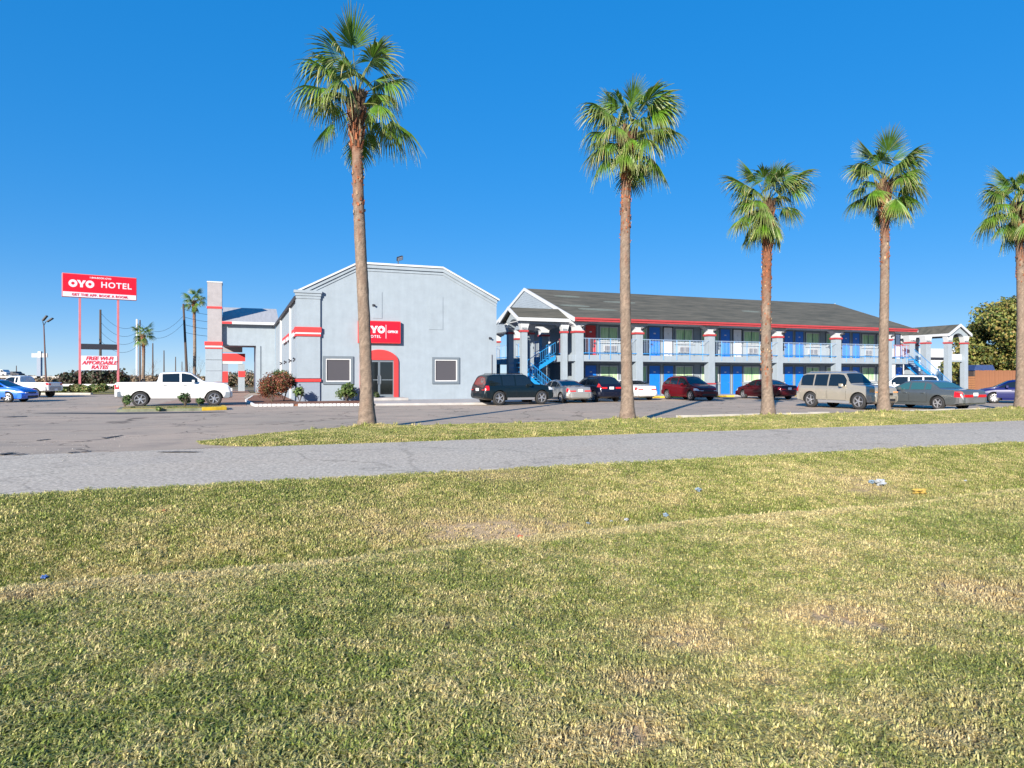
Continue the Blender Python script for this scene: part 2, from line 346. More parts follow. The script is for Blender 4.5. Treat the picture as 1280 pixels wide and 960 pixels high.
for px, py, rx, ry, k in ((785, 920, 70, 30, 1), (800, 852, 50, 20, .8), (860, 792, 80, 26, .85), (905, 806, 45, 16, .8), (1045, 775, 95, 22, .9), (1235, 742, 85, 24, .85), (950, 852, 45, 18, .7), (1150, 880, 90, 26, .55),
                          (700, 935, 45, 18, .7), (430, 895, 30, 14, .5), (640, 640, 130, 12, .8), (100, 728, 75, 8, 1), (745, 657, 90, 6, 1), (20, 757, 40, 8, .9), (1150, 800, 60, 18, .5), (560, 780, 60, 16, .35), (1080, 595, 60, 8, .5), (620, 600, 80, 6, .4), (880, 560, 60, 3, .4), (1200, 930, 80, 26, .6), (990, 930, 60, 20, .5), (1020, 700, 60, 10, .4), (480, 640, 70, 8, .35), (300, 960, 60, 16, .4), (1250, 650, 50, 8, .4)):
    Yp = CH * F / (py - HZ) * (1.0 if py > 690 else 1.08); p_ = at(px, Yp); BARE.append((p_.x, p_.y, rx / F * Yp, ry / (py - HZ) * Yp, k))
def bareness(x, y):
    s = 0
    for bx, by, rx, ry, k in BARE:
        d = hypot((x - bx) / rx, (y - by) / ry)
        if d < 2.6: s = max(s, .35 * k * max(0, 1 - d / 2.6), k * max(0, min(1, 1.35 - d + .55 * noise.noise(Vector((x * 3.1, y * 3.1, 2))) + .3 * noise.noise(Vector((x * 9, y * 9, 4))))))
    u, v = UV(x, y); lip = 6.45 + .25 * vnoise(u, 0, .25, 3) + .02 * u
    s = max(s, .10 * math.exp(-((v - lip - .02) / .13) ** 2) * (.75 + .6 * vnoise(u, v, .5, 8)))
    return s
ba = lawn.data.attributes.new('bare', 'FLOAT', 'POINT'); ba.data.foreach_set('value', [bareness(q.co.x, q.co.y) for q in lawn.data.vertices])
sheet([-1500, -300, 0, 300, 1500], [12.5, 80, 200, 600, 1500, 5000], lambda u, v: -.03, 'far_ground', 'ground')
# parking lot (wavy asphalt, raised 25 mm over the field) and road 4 mm above it
lot_us = lin(-85, 105, 95)
sheet(lot_us, lin(17.2, 73, 28), lambda u, v: 0 + (.0), 'lot_asphalt', 'parking_lot')
def road_edge_near(u): return 12.05 + .05 * vnoise(u, 3, 1.1, 4) + .03 * vnoise(u, 3, 5, 5)
def road_edge_far(u): return 17.75 + (.07 * vnoise(u, 9, .9, 6)) - .008 * max(0, u)
mb = MB(); uu = lin(-90, 110, 800); vs_ = []
for u in uu:
    a, b = road_edge_near(u), road_edge_far(u)
    vs_ += [W(u, a - .35, -.03), W(u, a, .004), W(u, (a + b) / 2, .02), W(u, b, .006), W(u, b + .03, -.03)]
mb.add(vs_, [(i * 5 + k, (i + 1) * 5 + k, (i + 1) * 5 + k + 1, i * 5 + k + 1) for i in range(len(uu) - 1) for k in range(4)])
for i, f in enumerate(mb.f): mb.f[i] = f[::-1] if False else f
road = struct('road', mb, 'road_chipseal')
# grass median between road and lot
def med_near(u): return 17.75 - .008 * max(0, u) + .10 * vnoise(u, 1, .8, 11) + .05 * vnoise(u, 1, 3, 12)
def med_far(u):
    f = interp([(-1, 20.2), (2, 22.0), (4, 22.8), (9, 22.7), (14, 23.0), (24, 23.3), (40, 23.6), (120, 23.6)], u)
    return f + .12 * vnoise(u, 5, .7, 13) + .05 * vnoise(u, 5, 3, 14)
def med_z(u, t):
    return .012 + .10 * sin(pi * min(1, max(0, t))) ** .6 * min(1, max(0, (u + .9) / 2.5)) + .02 * vnoise(u, t * 4, 1, 15)
mb = MB(); uu = lin(-.9, 60, 300) + [80, 105]; K = 14
for u in uu:
    a, b = med_near(u), med_far(u); sh = min(1, max(.02, (u + .9) / 1.6)) ** .5; c = lerp(a + 1.6, (a + b) / 2, min(1, max(0, u / 3)))
    a2, b2 = lerp(c, a, sh), lerp(c, b, sh)
    for k in range(K + 1):
        t = k / K; vv = lerp(a2, b2, t); z = med_z(u, t)
        for (pu, pv, h) in PALM_MOUND: 
            d = hypot(u - pu, vv - pv); z += h * math.exp(-(d / .8) ** 2)
        if k in (0, K): z = -.02
        mb.v.append(tuple(W(u, vv, z)))
mb.f = [(i * (K + 1) + k, (i + 1) * (K + 1) + k, (i + 1) * (K + 1) + k + 1, i * (K + 1) + k + 1) for i in range(len(uu) - 1) for k in range(K)]
mb.m = [0] * len(mb.f)
median = struct('grass_median', mb, 'lawn_soil', smooth=True)
# ---- grass blades (instanced tufts, uncountable)
def tuft_mesh(name, nb, rad, h, seed, lean=1.0, wd=.0032):
    r = random.Random(seed); mb = MB()
    for i in range(nb):
        a = r.uniform(0, 2 * pi); d = rad * sqrt(r.random()); x, y = d * cos(a), d * sin(a); az = r.uniform(0, 2 * pi); hh = h * r.uniform(.5, 1.15)
        ln = r.uniform(.35, 1.25) * lean; wx, wy = -sin(az) * wd * r.uniform(.7, 1.3), cos(az) * wd
        p = [(x, y, -.004), (x + cos(az) * hh * ln * .35, y + sin(az) * hh * ln * .35, hh * .6), (x + cos(az) * hh * ln, y + sin(az) * hh * ln, hh * (1 - .28 * ln))]
        dry = 1 if r.random() < .13 else r.random() * .3; br = r.random()
        mb.add([(p[0][0] - wx, p[0][1] - wy, p[0][2]), (p[0][0] + wx, p[0][1] + wy, p[0][2]), (p[1][0] - wx, p[1][1] - wy, p[1][2]), (p[1][0] + wx, p[1][1] + wy, p[1][2]), p[2]],
               [(0, 1, 3, 2), (2, 3, 4)], 0, (dry, br, 0))
    return mb.mesh(name, 'grass_blade')
def grass_modifier(obj, name, tufts, dens_attr, seed, smin, smax):
    """scatter tufts over a copy of the surface: one uncountable grass object"""
    ng = bpy.data.node_groups.new(name, 'GeometryNodeTree')
    ng.interface.new_socket('Geometry', in_out='INPUT', socket_type='NodeSocketGeometry'); ng.interface.new_socket('Geometry', in_out='OUTPUT', socket_type='NodeSocketGeometry')
    n = ng.nodes; l = ng.links; gi = n.new('NodeGroupInput'); go = n.new('NodeGroupOutput')
    dp = n.new('GeometryNodeDistributePointsOnFaces'); dp.distribute_method = 'RANDOM'; dp.inputs['Seed'].default_value = seed
    na = n.new('GeometryNodeInputNamedAttribute'); na.data_type = 'FLOAT'; na.inputs['Name'].default_value = dens_attr
    l.new(gi.outputs[0], dp.inputs['Mesh']); l.new(na.outputs[0], dp.inputs['Density'])
    jg = n.new('GeometryNodeJoinGeometry')
    for t in tufts:
        oi = n.new('GeometryNodeObjectInfo'); oi.inputs['Object'].default_value = t; oi.inputs['As Instance'].default_value = False
        gi2 = n.new('GeometryNodeGeometryToInstance'); l.new(oi.outputs['Geometry'], gi2.inputs[0]); l.new(gi2.outputs[0], jg.inputs[0])
    ip = n.new('GeometryNodeInstanceOnPoints'); ip.inputs['Pick Instance'].default_value = True
    l.new(dp.outputs['Points'], ip.inputs['Points']); l.new(jg.outputs[0], ip.inputs['Instance'])
    rv = n.new('FunctionNodeRandomValue'); rv.data_type = 'FLOAT_VECTOR'; rv.inputs[0].default_value = (-.12, -.12, 0); rv.inputs[1].default_value = (.12, .12, 6.28)
    rs = n.new('FunctionNodeRandomValue'); rs.data_type = 'FLOAT'; rs.inputs[2].default_value = smin; rs.inputs[3].default_value = smax
    l.new(rv.outputs[0], ip.inputs['Rotation']); l.new(rs.outputs[1], ip.inputs['Scale']); l.new(ip.outputs[0], go.inputs[0])
    md = obj.modifiers.new('scatter', 'NODES'); md.node_group = ng
def grass_on(src, name, label, tufts, dens, seed, smin=.7, smax=1.25, keep=lambda p: True):
    me = src.data
    bm = bmesh.new(); bm.from_mesh(me)
    bmesh.ops.delete(bm, geom=[f for f in bm.faces if not keep(f.calc_center_median())], context='FACES')
    m2 = bpy.data.meshes.new(name); bm.to_mesh(m2); bm.free(); m2.materials.clear(); m2.materials.append(M['grass_blade'])
    at_ = m2.attributes.new('dens', 'FLOAT', 'POINT')
    at_.data.foreach_set('value', [dens(v.co) for v in m2.vertices])
    o = link(name, m2); tag(o, label, 'grass', kind='stuff'); grass_modifier(o, name, tufts, 'dens', seed, smin, smax); return o
def tuft_obj(me): return bpy.data.objects.new(me.name, me)
T_near = [tuft_obj(tuft_mesh('grass_tuft', 24, .05, .040, 40 + i, 1.3, .0032)) for i in range(5)]
T_far = [tuft_obj(tuft_mesh('grass_tuft', 24, .10, .040, 60 + i, 1.2, .0045)) for i in range(4)]
T_tall = [tuft_obj(tuft_mesh('grass_tuft', 22, .07, .13, 80 + i, .7, .006)) for i in range(3)]
def inview(p, m=2.5): return p.y > 1.2 and abs(p.x) < p.y * .745 + m
def dens_near(p):
    if not inview(p): return 0
    return 760 * interp([(0, 1), (5, 1), (7.5, .55), (9, 0)], p.y) * max(.22, 1 - 1.0 * bareness(p.x, p.y))
def dens_far(p):
    if not inview(p): return 0
    if UV(p.x, p.y)[1] > 11.98 + .25 * noise.noise(Vector((p.x * 2, p.y * 2, 0))): return 0
    return interp([(0, 0), (5, 0), (8, 230), (12, 200), (20, 110), (30, 40)], p.y) * max(.1, 1 - 1.05 * bareness(p.x, p.y))
near_obj = grass_on(lawn, 'lawn_grass', 'mown green and straw coloured lawn grass in the foreground', T_near, dens_near, 1, keep=lambda p: inview(p, 3.5) and p.y < 9.5)
grass_on(lawn, 'ditch_grass', 'mown grass over the shallow ditch up to the road edge', T_far, dens_far, 2, .6, 1.2, keep=lambda p: inview(p, 4) and 4.5 < p.y < 34)
grass_on(median, 'median_grass', 'low grass on the strip between road and parking lot', T_far, lambda p: (170 if inview(p, 3) else 0), 3, .8, 1.5, keep=lambda p: inview(p, 4) and p.y < 48)
def dens_ditch(p):
    if not inview(p, 2): return 0
    u, v = UV(p.x, p.y); lip = 6.45 + .25 * vnoise(u, 0, .25, 3) + .02 * u; d = v - lip
    return 170 * math.exp(-((d - 1.75) / .45) ** 2) * max(0, .25 + 2.2 * vnoise(u, v, .55, 21)) * max(0, 1 - 1.3 * bareness(p.x, p.y))
grass_on(lawn, 'ditch_weeds', 'longer dark green grass growing in the bottom of the ditch', T_tall, dens_ditch, 6, .35, .75, keep=lambda p: inview(p, 4) and 5 < p.y < 30)
def dens_tall(p):
    if not inview(p, 2): return 0
    u, v = UV(p.x, p.y); d = 1.2 * max(0, noise.noise(Vector((p.x * .8, p.y * .8, 1))) - .12)
    for (pu, pv, h) in PALM_MOUND: d += 24 * h * math.exp(-(hypot((u - pu) / 1.2, v - pv) / .75) ** 2)
    return d * 14
grass_on(median, 'tall_grass', 'taller green tufts round the foot of the palms', T_tall, dens_tall, 4, .5, 1.3, keep=lambda p: inview(p, 4) and p.y < 48)
# ================================================================= PALMS
def frond_mesh(elev, seed, pet=1.05, R=1.0, nseg=36, dead=0):
    r = random.Random(seed); mb = MB(); e = radians(elev); pet *= interp([(-60, .80), (14, .92), (36, 1.0), (58, 1.05), (82, 1.12)], elev); R *= interp([(-60, .92), (14, 1.05), (58, 1.30), (82, 1.36)], elev)
    # petiole: leaves the heart steeper than the leaf and bends down under its weight
    pts = []; p = Vector((.05, 0, .0)); ang = e + radians(14)
    for i in range(6):
        pts.append(p.copy()); ang -= radians(5.5) * (1 if abs(elev) < 75 else .4); p = p + Vector((cos(ang), 0, sin(ang))) * pet / 5
    pc = (.20, .22, .06); mb.tube(pts, [.024, .02, .017, .015, .013, .012], 5, 0, pc)
    hub = pts[-1]; d = Vector((cos(ang), 0, sin(ang))); n = Vector((-sin(ang), 0, cos(ang))); s = Vector((0, 1, 0))
    fold = r.uniform(.35, .75); tw = r.uniform(-.35, .35)
    n, s = n * cos(tw) + s * sin(tw), s * cos(tw) - n * sin(tw)
    g0 = r.uniform(.75, 1.25)
    spread = radians(r.uniform(62, 84) if elev > 60 else r.uniform(98, 122)); dphi = 2 * spread / nseg
    base_g = (.080 * g0, .170 * g0, .016); tipc = (.52, .44, .20)
    for k in range(nseg):
        phi = -spread + dphi * (k + .5) + r.uniform(-.02, .02)
        L = R * (1 - .38 * (abs(phi) / spread) ** 1.6) * r.uniform(.9, 1.06)
        dr = (d * cos(phi) + s * sin(phi) - n * fold * abs(sin(phi)) + d * .12).normalized()
        side = (s * cos(phi) - d * sin(phi)); side = (side - dr * side.dot(dr)).normalized(); up = dr.cross(side) * -1
        start = hub + d * .10 * cos(phi) * (1 if cos(phi) > 0 else .3)
        ts = [.03, .22, .42, .60, .78, .92, 1.0]; droopk = r.uniform(.55, 1.3) * (1.2 if elev < 45 else .8 if elev < 60 else .35); vs = []; cs = []
        dry = r.random() < .12; gj = r.uniform(.8, 1.2)
        for t in ts:
            rr = L * t; w_ = (rr * dphi * .58) if t < .42 else L * .42 * dphi * .58 * max(0, 1 - (t - .42) / .58) ** .75
            q = start + dr * rr
            if t > .3:
                x = (t - .3) / .7; q = q - dr * L * .16 * x * x * droopk; q.z -= L * .46 * x ** 1.7 * droopk * (cos(ang) * .6 + .4) * (1 if dr.z > -.8 else .3)
            w_ = max(w_, .003); h = .4 * w_
            vs += [q - side * w_ - up * h, q + up * h, q + side * w_ - up * h]
            f = max(0, (t - .50) / .50) * (1.0 if dry else .42) + (.25 if dry else 0); f = min(1, f)
            c = tuple(lerp(a * gj, b, f) for a, b in zip(base_g, tipc)); cs += [c] * 3
        o = len(mb.v); mb.v += [tuple(x) for x in vs]; mb.c += cs
        for i in range(len(ts) - 1):
            a = o + i * 3; b = a + 3
            mb.f += [(a, a + 1, b + 1, b), (a + 1, a + 2, b + 2, b + 1)]; mb.m += [0, 0]
    return mb.mesh('frond', 'frond')
ELEVS = [72, 54, 36, 14, -8, -30, -52]
FROND = {e: [frond_mesh(e, 100 + e * 3 + i) for i in range(3)] for e in ELEVS}
def palm(px, Y, cx, cy, sc, rough, label, seed, group='fan palms in a row on the grass strip', nf=50, rb=.34, rt=.185, mult=1.0):
    r = random.Random(seed); foot = at(px, Y, .02); u0, v0 = UV(foot.x, foot.y)
    top = at(cx, Y, ZY(cy, Y)); T = thing('palm_tree', label, 'palm tree', foot, 0, group); H = top.z - foot.z; dx = top.x - foot.x
    # trunk
    mb = MB(); n = 20; NR = 110
    for i in range(NR + 1):
        t = i / NR; z = t * H
        rad = rt * (1 + .0 * t) + (rb - rt) * math.exp(-(z / .55) ** 1.1) + .055 * (1 - t) + (.13 * max(0, (t - .84) / .16) if t > .84 else 0) * 1.0
        rad *= mult * .87; cxx = dx * (t ** 1.25) + .05 * sin(t * 5 + seed)
        for k in range(n):
            a = 2 * pi * k / n; q = noise.noise(Vector((cos(a) * 1.4, sin(a) * 1.4, z * 2.2 + seed)))
            q2 = noise.noise(Vector((cos(a) * 5, sin(a) * 5, z * 9 + seed)))
            ro = 1 + .05 * q + .035 * q2 + (.03 * sin(z * 42 + q * 4)) * .5
            mb.v.append((cxx + rad * ro * cos(a), rad * ro * sin(a), z - .12 if i == 0 else z))
            red = max(0, min(1, (t - .60) * 2.8 + q * .8)) if rough < .5 else max(0, min(1, (t - .50) * 6))
            red = max(red, max(0, min(1, (q * 3 + (t - .45) * rough * 3.0 - .4))) * (.8 if rough > .5 else .12))
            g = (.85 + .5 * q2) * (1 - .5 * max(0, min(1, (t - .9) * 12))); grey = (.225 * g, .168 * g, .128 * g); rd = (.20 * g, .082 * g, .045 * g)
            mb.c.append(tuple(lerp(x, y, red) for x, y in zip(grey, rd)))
    mb.f = [(i * n + k, i * n + (k + 1) % n, (i + 1) * n + (k + 1) % n, (i + 1) * n + k) for i in range(NR) for k in range(n)]; mb.m = [0] * len(mb.f)
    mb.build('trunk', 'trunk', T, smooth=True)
    # persistent leaf bases: wedges lapping up the top of the trunk (and scattered down rough trunks)
    mb = MB()
    nb = 260 if rough < .5 else 420
    for i in range(nb):
        if i < 170: z = H - 1.75 * r.random() ** 1.3 - .02
        else: z = H * (r.uniform(.62, .88) if rough < .5 else r.choice((r.uniform(.3, .9), r.uniform(.55, .95), r.uniform(.2, .32))))
        t = z / H; a = r.uniform(0, 2 * pi); cxx = dx * (t ** 1.25) + .05 * sin(t * 5 + seed)
        ini = i < 170; rad = mult * (rt + .055 * (1 - t) + (.13 * max(0, (t - .84) / .16))) * (.97)
        L = r.uniform(.14, .26) if ini else r.uniform(.05, .11); w_ = r.uniform(.03, .055) if ini else r.uniform(.02, .04); out = r.uniform(.03, .10) if ini else r.uniform(.008, .03)
        ca, sa = cos(a), sin(a); P = lambda rr, tt, zz: (cxx + ca * rr - sa * tt, sa * rr + ca * tt, zz)
        k = r.random(); g = r.uniform(.6, 1.3)
        c = tuple(x * g for x in ((.30, .10, .045) if k < .6 else (.34, .24, .15) if k < .85 else (.08, .05, .035)))
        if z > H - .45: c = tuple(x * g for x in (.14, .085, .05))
        mb.add([P(rad, -w_, z), P(rad, w_, z), P(rad + out, w_ * .55, z + L), P(rad + out, -w_ * .55, z + L), P(rad - .02, 0, z + L * .55)], [(0, 1, 2, 3), (3, 2, 4), (0, 3, 4), (1, 4, 2)], 0, c)
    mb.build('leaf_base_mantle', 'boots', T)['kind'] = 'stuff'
    # crown
    ga = 2.39996; az0 = r.uniform(0, 6.28); nf = int(nf * r.uniform(.85, 1.12))
    for i in range(nf):
        t = (i + .5) / nf; el = 78 - 126 * t ** .95
        if t > .2 and r.random() < (.08 if t < .6 else .35) + .35 * (t > .35) * max(0, cos(az0 - i * ga)): continue
        e = min(ELEVS, key=lambda x: abs(x - el)); me = r.choice(FROND[e]); az = i * ga + r.uniform(-.3, .3)
        k = sc * r.uniform(.82, 1.20) * (1.0 if t > .12 else .92)
        o = link('frond', me, T, (dx + .05 * sin(5 + seed), 0, H + .05 - .55 * t), (r.uniform(-.08, .08), r.uniform(-.08, .08), az)); o.scale = (k, k, k)
    return T
PL = ['tallest fan palm, in front of the office door and its red sign', 'fan palm with smooth trunk in front of the white parked sedan', 'shortest fan palm of the front row with a rough patchy reddish trunk',
      'fan palm between the beige SUV and the grey sedan', 'fan palm cut off by the right edge of the photo beside the dark blue car']
for i, (p, lb) in enumerate(zip(PALM_SPEC, PL)): palm(*p, lb, i + 1)
palm(179, 100, 179, 419, .95, .1, 'small fan palm behind the pickup, beside the white pole', 11, 'far fan palms', nf=30, rb=.4, rt=.22)
palm(243, 110, 243, 376, 1.0, .1, 'far slender fan palm left of the canopy tower', 12, 'far fan palms', nf=36, rb=.4, rt=.24)
# ================================================================= BROADLEAF PLANTS
def leaf_cloud(name, clumps, n, size, cols, parent, seed, long=1.0, surf=.55, upb=.0, sky_gap=0):
    r = random.Random(seed); mb = MB(); wts = [c[3] * c[4] * c[5] for c in clumps]; tot = sum(wts)
    for c, wgt in zip(clumps, wts):
        for i in range(int(n * wgt / tot)):
            d = Vector((r.gauss(0, 1), r.gauss(0, 1), r.gauss(0, 1))).normalized(); rr = surf + (1 - surf) * r.random() if r.random() < .8 else r.random()
            rr *= 1 + .28 * noise.noise(d * 2.6 + Vector((c[0], c[1], c[2])))
            p = Vector((c[0] + d.x * rr * c[3], c[1] + d.y * rr * c[4], c[2] + d.z * rr * c[5]))
            if p.z < .02: p.z = .02 + r.random() * .1
            q = (d + Vector((r.uniform(-1, 1), r.uniform(-1, 1), r.uniform(-.6, 1) + upb)) * .9).normalized()
            a = q.cross(Vector((0, 0, 1)) if abs(q.z) < .9 else Vector((1, 0, 0))).normalized(); b = q.cross(a); t = r.uniform(0, 6.28); a, b = a * cos(t) + b * sin(t), b * cos(t) - a * sin(t)
            s = size * r.uniform(.6, 1.35); w_ = s * .5 / long; col = r.choice(cols); g = r.uniform(.75, 1.25) * c[6] if len(c) > 6 else r.uniform(.75, 1.25)
            bend = q * s * .18
            mb.add([p - a * s * .5, p + b * w_ - bend, p + a * s * .5, p - b * w_ - bend], [(0, 1, 2), (0, 2, 3)], 0, tuple(x * g for x in col))
    return mb.build(name, 'leaf', parent)
def limbs(mb, p, d, L, r0, depth, r, spread=.6, shrink=.72, seg=3, kids=(2, 3), tips=None):
    pts = [p]; rr = [r0]; q = p.copy(); dd = d.copy()
    for i in range(seg):
        dd = (dd + Vector((r.uniform(-1, 1), r.uniform(-1, 1), r.uniform(-.5, .8))) * .14).normalized(); q = q + dd * L / seg; pts.append(q.copy()); rr.append(r0 * (1 - .42 * (i + 1) / seg))
    mb.tube(pts, rr, 6 if depth > 1 else 4, cap=False)
    if depth == 0:
        if tips is not None: tips.append(q)
        return
    for i in range(r.randint(*kids)):
        nd = (dd + Vector((r.uniform(-1, 1), r.uniform(-1, 1), r.uniform(-.35, .9))) * spread).normalized()
        limbs(mb, pts[-1] if i else q, nd, L * shrink * r.uniform(.8, 1.15), rr[-1] * .8, depth - 1, r, spread, shrink, seg, kids, tips)
def broad_tree(name, label, cat, loc, H, clumps, n, size, cols, seed, group=None, tr=.3):
    T = thing(name, label, cat, loc, 0, group); r = random.Random(seed); mb = MB()
    limbs(mb, Vector((0, 0, -.2)), Vector((0, 0, 1)), H * .32, tr, 3, r, .7, .75, 4, (2, 3)); mb.build('trunk', 'bark', T, smooth=True)
    leaf_cloud('crown', clumps, n, size, cols, T, seed); return T
def bare_tree(label, loc, H, seed, group='bare winter trees'):
    T = thing('bare_tree', label, 'tree', loc, 0, group); r = random.Random(seed); mb = MB()
    limbs(mb, Vector((0, 0, 0)), Vector((0, 0, 1)), H * .28, H * .022, 5, r, .65, .74, 3, (2, 3)); mb.build('branches', 'bark', T); return T
def clumps_for(R, H, n, seed, z0=.25, flat=.8):
    r = random.Random(seed); out = []
    for i in range(n):
        a = r.uniform(0, 2 * pi); d = R * .72 * sqrt(r.random()); z = H * r.uniform(z0, .9); k = 1 - .45 * max(0, (z / H - .5) * 2)
        s = R * r.uniform(.20, .38); out.append((d * cos(a) * k, d * sin(a) * k, z, s, s, s * flat, r.uniform(.72, 1.25)))
    return out
OAK = [(.10, .14, .025), (.20, .19, .04), (.05, .08, .018), (.27, .20, .06), (.15, .17, .035), (.24, .24, .06)]
c1 = clumps_for(7.5, 12.0, 46, 5, .12); c1 += [(-6.6 + i * .8, 1, 2.6 + (i % 3) * 1.5, 1.9, 1.9, 1.6, .95) for i in range(5)]
broad_tree('oak_tree', 'large olive green tree behind the wooden fence', 'tree', at(1262, 92, 0), 12, c1, 26000, .34, OAK, 5)
broad_tree('oak_tree', 'lower rounded tree beside the right stair pavilion', 'tree', at(1222, 97, 0), 9.0, clumps_for(4.2, 9.4, 26, 6, .12), 13000, .32, OAK, 6)
broad_tree('oak_tree', 'tall tree behind the palm at the right edge', 'tree', at(1325, 96, 0), 13, clumps_for(7.0, 13.5, 40, 8, .12), 16000, .36, OAK, 8)
# shrubs by the office
RUST = [(.22, .055, .035), (.28, .10, .045), (.16, .06, .03), (.10, .10, .03)]; GRN = [(.035, .075, .02), (.06, .11, .03), (.10, .15, .04)]; LGR = [(.08, .15, .03), (.16, .22, .06), (.05, .09, .02)]
def shrub(label, loc, w_, h, n, size, cols, seed, group=None, long=1.2, name='shrub', k=7):
    T = thing(name, label, 'shrub', loc, 0, group); r = random.Random(seed); mb = MB()
    for i in range(7):
        a = r.uniform(0, 6.28); mb.tube([(0, 0, -.02), (cos(a) * w_ * .15, sin(a) * w_ * .15, h * .35), (cos(a) * w_ * .32, sin(a) * w_ * .32, h * .75)], [.02, .014, .006], 5)
    mb.build('stem', 'bark', T)
    cl = []
    for i in range(k):
        a = r.uniform(0, 6.28); d = w_ * .28 * sqrt(r.random()); s = w_ * r.uniform(.16, .26); cl.append((d * cos(a), d * sin(a), h * r.uniform(.35, .78), s, s, min(s, h * .3) * 1.0, r.uniform(.8, 1.2)))
    leaf_cloud('foliage', cl, n, size, cols, T, seed + 1, long, .35); return T
shrub('large rust red shrub at the corner of the office flower bed', W(2.0, 46.0, .08), 2.7, 1.95, 5200, .10, RUST, 21, k=14)
shrub('tall dark green shrub growing behind the rust red one', W(2.75, 47.2, .08), 1.7, 2.3, 2600, .11, GRN, 22, k=9)
shrub('small loose green shrub against the grey base of the pilaster', W(3.55, 44.9, .1), 1.0, 1.15, 420, .13, LGR, 23, long=1.5)
shrub('round green shrub below the left office window', W(U(433, 45.0), 45.0, .1), 1.5, 1.15, 1100, .15, LGR, 24, long=1.5, k=9)
shrub('low dark shrub beside the office door behind the palm', W(U(468, 45.1), 45.1, .1), .8, .7, 500, .10, GRN, 25)
# ================================================================= VEHICLES
def wheel_mesh(r, wd, spokes, dull=False, steel=False):
    prof = [(r * .62, -wd / 2), (r * .80, -wd / 2 - .006), (r * .93, -wd / 2 + .006), (r, -wd / 2 + .035), (r, wd / 2 - .035), (r * .93, wd / 2 - .006), (r * .80, wd / 2 + .006), (r * .62, wd / 2)]
    mb = MB(); n = 28
    for (a, b) in prof:
        for k in range(n): t = 2 * pi * k / n; mb.v.append((a * cos(t), b, a * sin(t)))
    mb.f = [(i * n + k, i * n + (k + 1) % n, (i + 1) * n + (k + 1) % n, (i + 1) * n + k) for i in range(len(prof) - 1) for k in range(n)]; mb.m = [0] * len(mb.f)
    tyre = mb.mesh('wheel', 'tyre', True)
    mb = MB()   # rim faces -y (outer side)
    def ring(r0, y0, r1, y1, mi):
        o = len(mb.v)
        for (a, b) in ((r0, y0), (r1, y1)):
            for k in range(n): t = 2 * pi * k / n; mb.v.append((a * cos(t), b, a * sin(t)))
        mb.f += [(o + k, o + (k + 1) % n, o + n + (k + 1) % n, o + n + k) for k in range(n)]; mb.m += [mi] * n
    y = -wd / 2
    ring(r * .72, y + .002, r * .64, y - .004, 0); ring(r * .64, y - .004, r * .60, y + .05, 0); ring(r * .60, y + .05, r * .02, y + .07, 1)
    for k in range(spokes):
        t = 2 * pi * k / spokes; wi, wo_ = r * .085, r * (.055 if not steel else .12)
        ca, sa = cos(t), sin(t); P = lambda rr, tt, yy: (ca * rr - sa * tt, yy, sa * rr + ca * tt)
        mb.add([P(r * .1, -wi, y + .012), P(r * .1, wi, y + .012), P(r * .64, wo_, y + .004), P(r * .64, -wo_, y + .004), P(r * .1, -wi, y + .05), P(r * .1, wi, y + .05), P(r * .64, wo_, y + .045), P(r * .64, -wo_, y + .045)],
               [(0, 1, 2, 3), (0, 3, 7, 4), (1, 5, 6, 2)], 0)
    ring(r * .17, y + .004, r * .02, y - .002, 0); ring(r * .17, y + .05, r * .17, y + .004, 0)
    rim = mb.mesh('rim', ['rim_dull' if dull else 'rim', 'plastic_black'])
    return tyre, rim
WH = {}
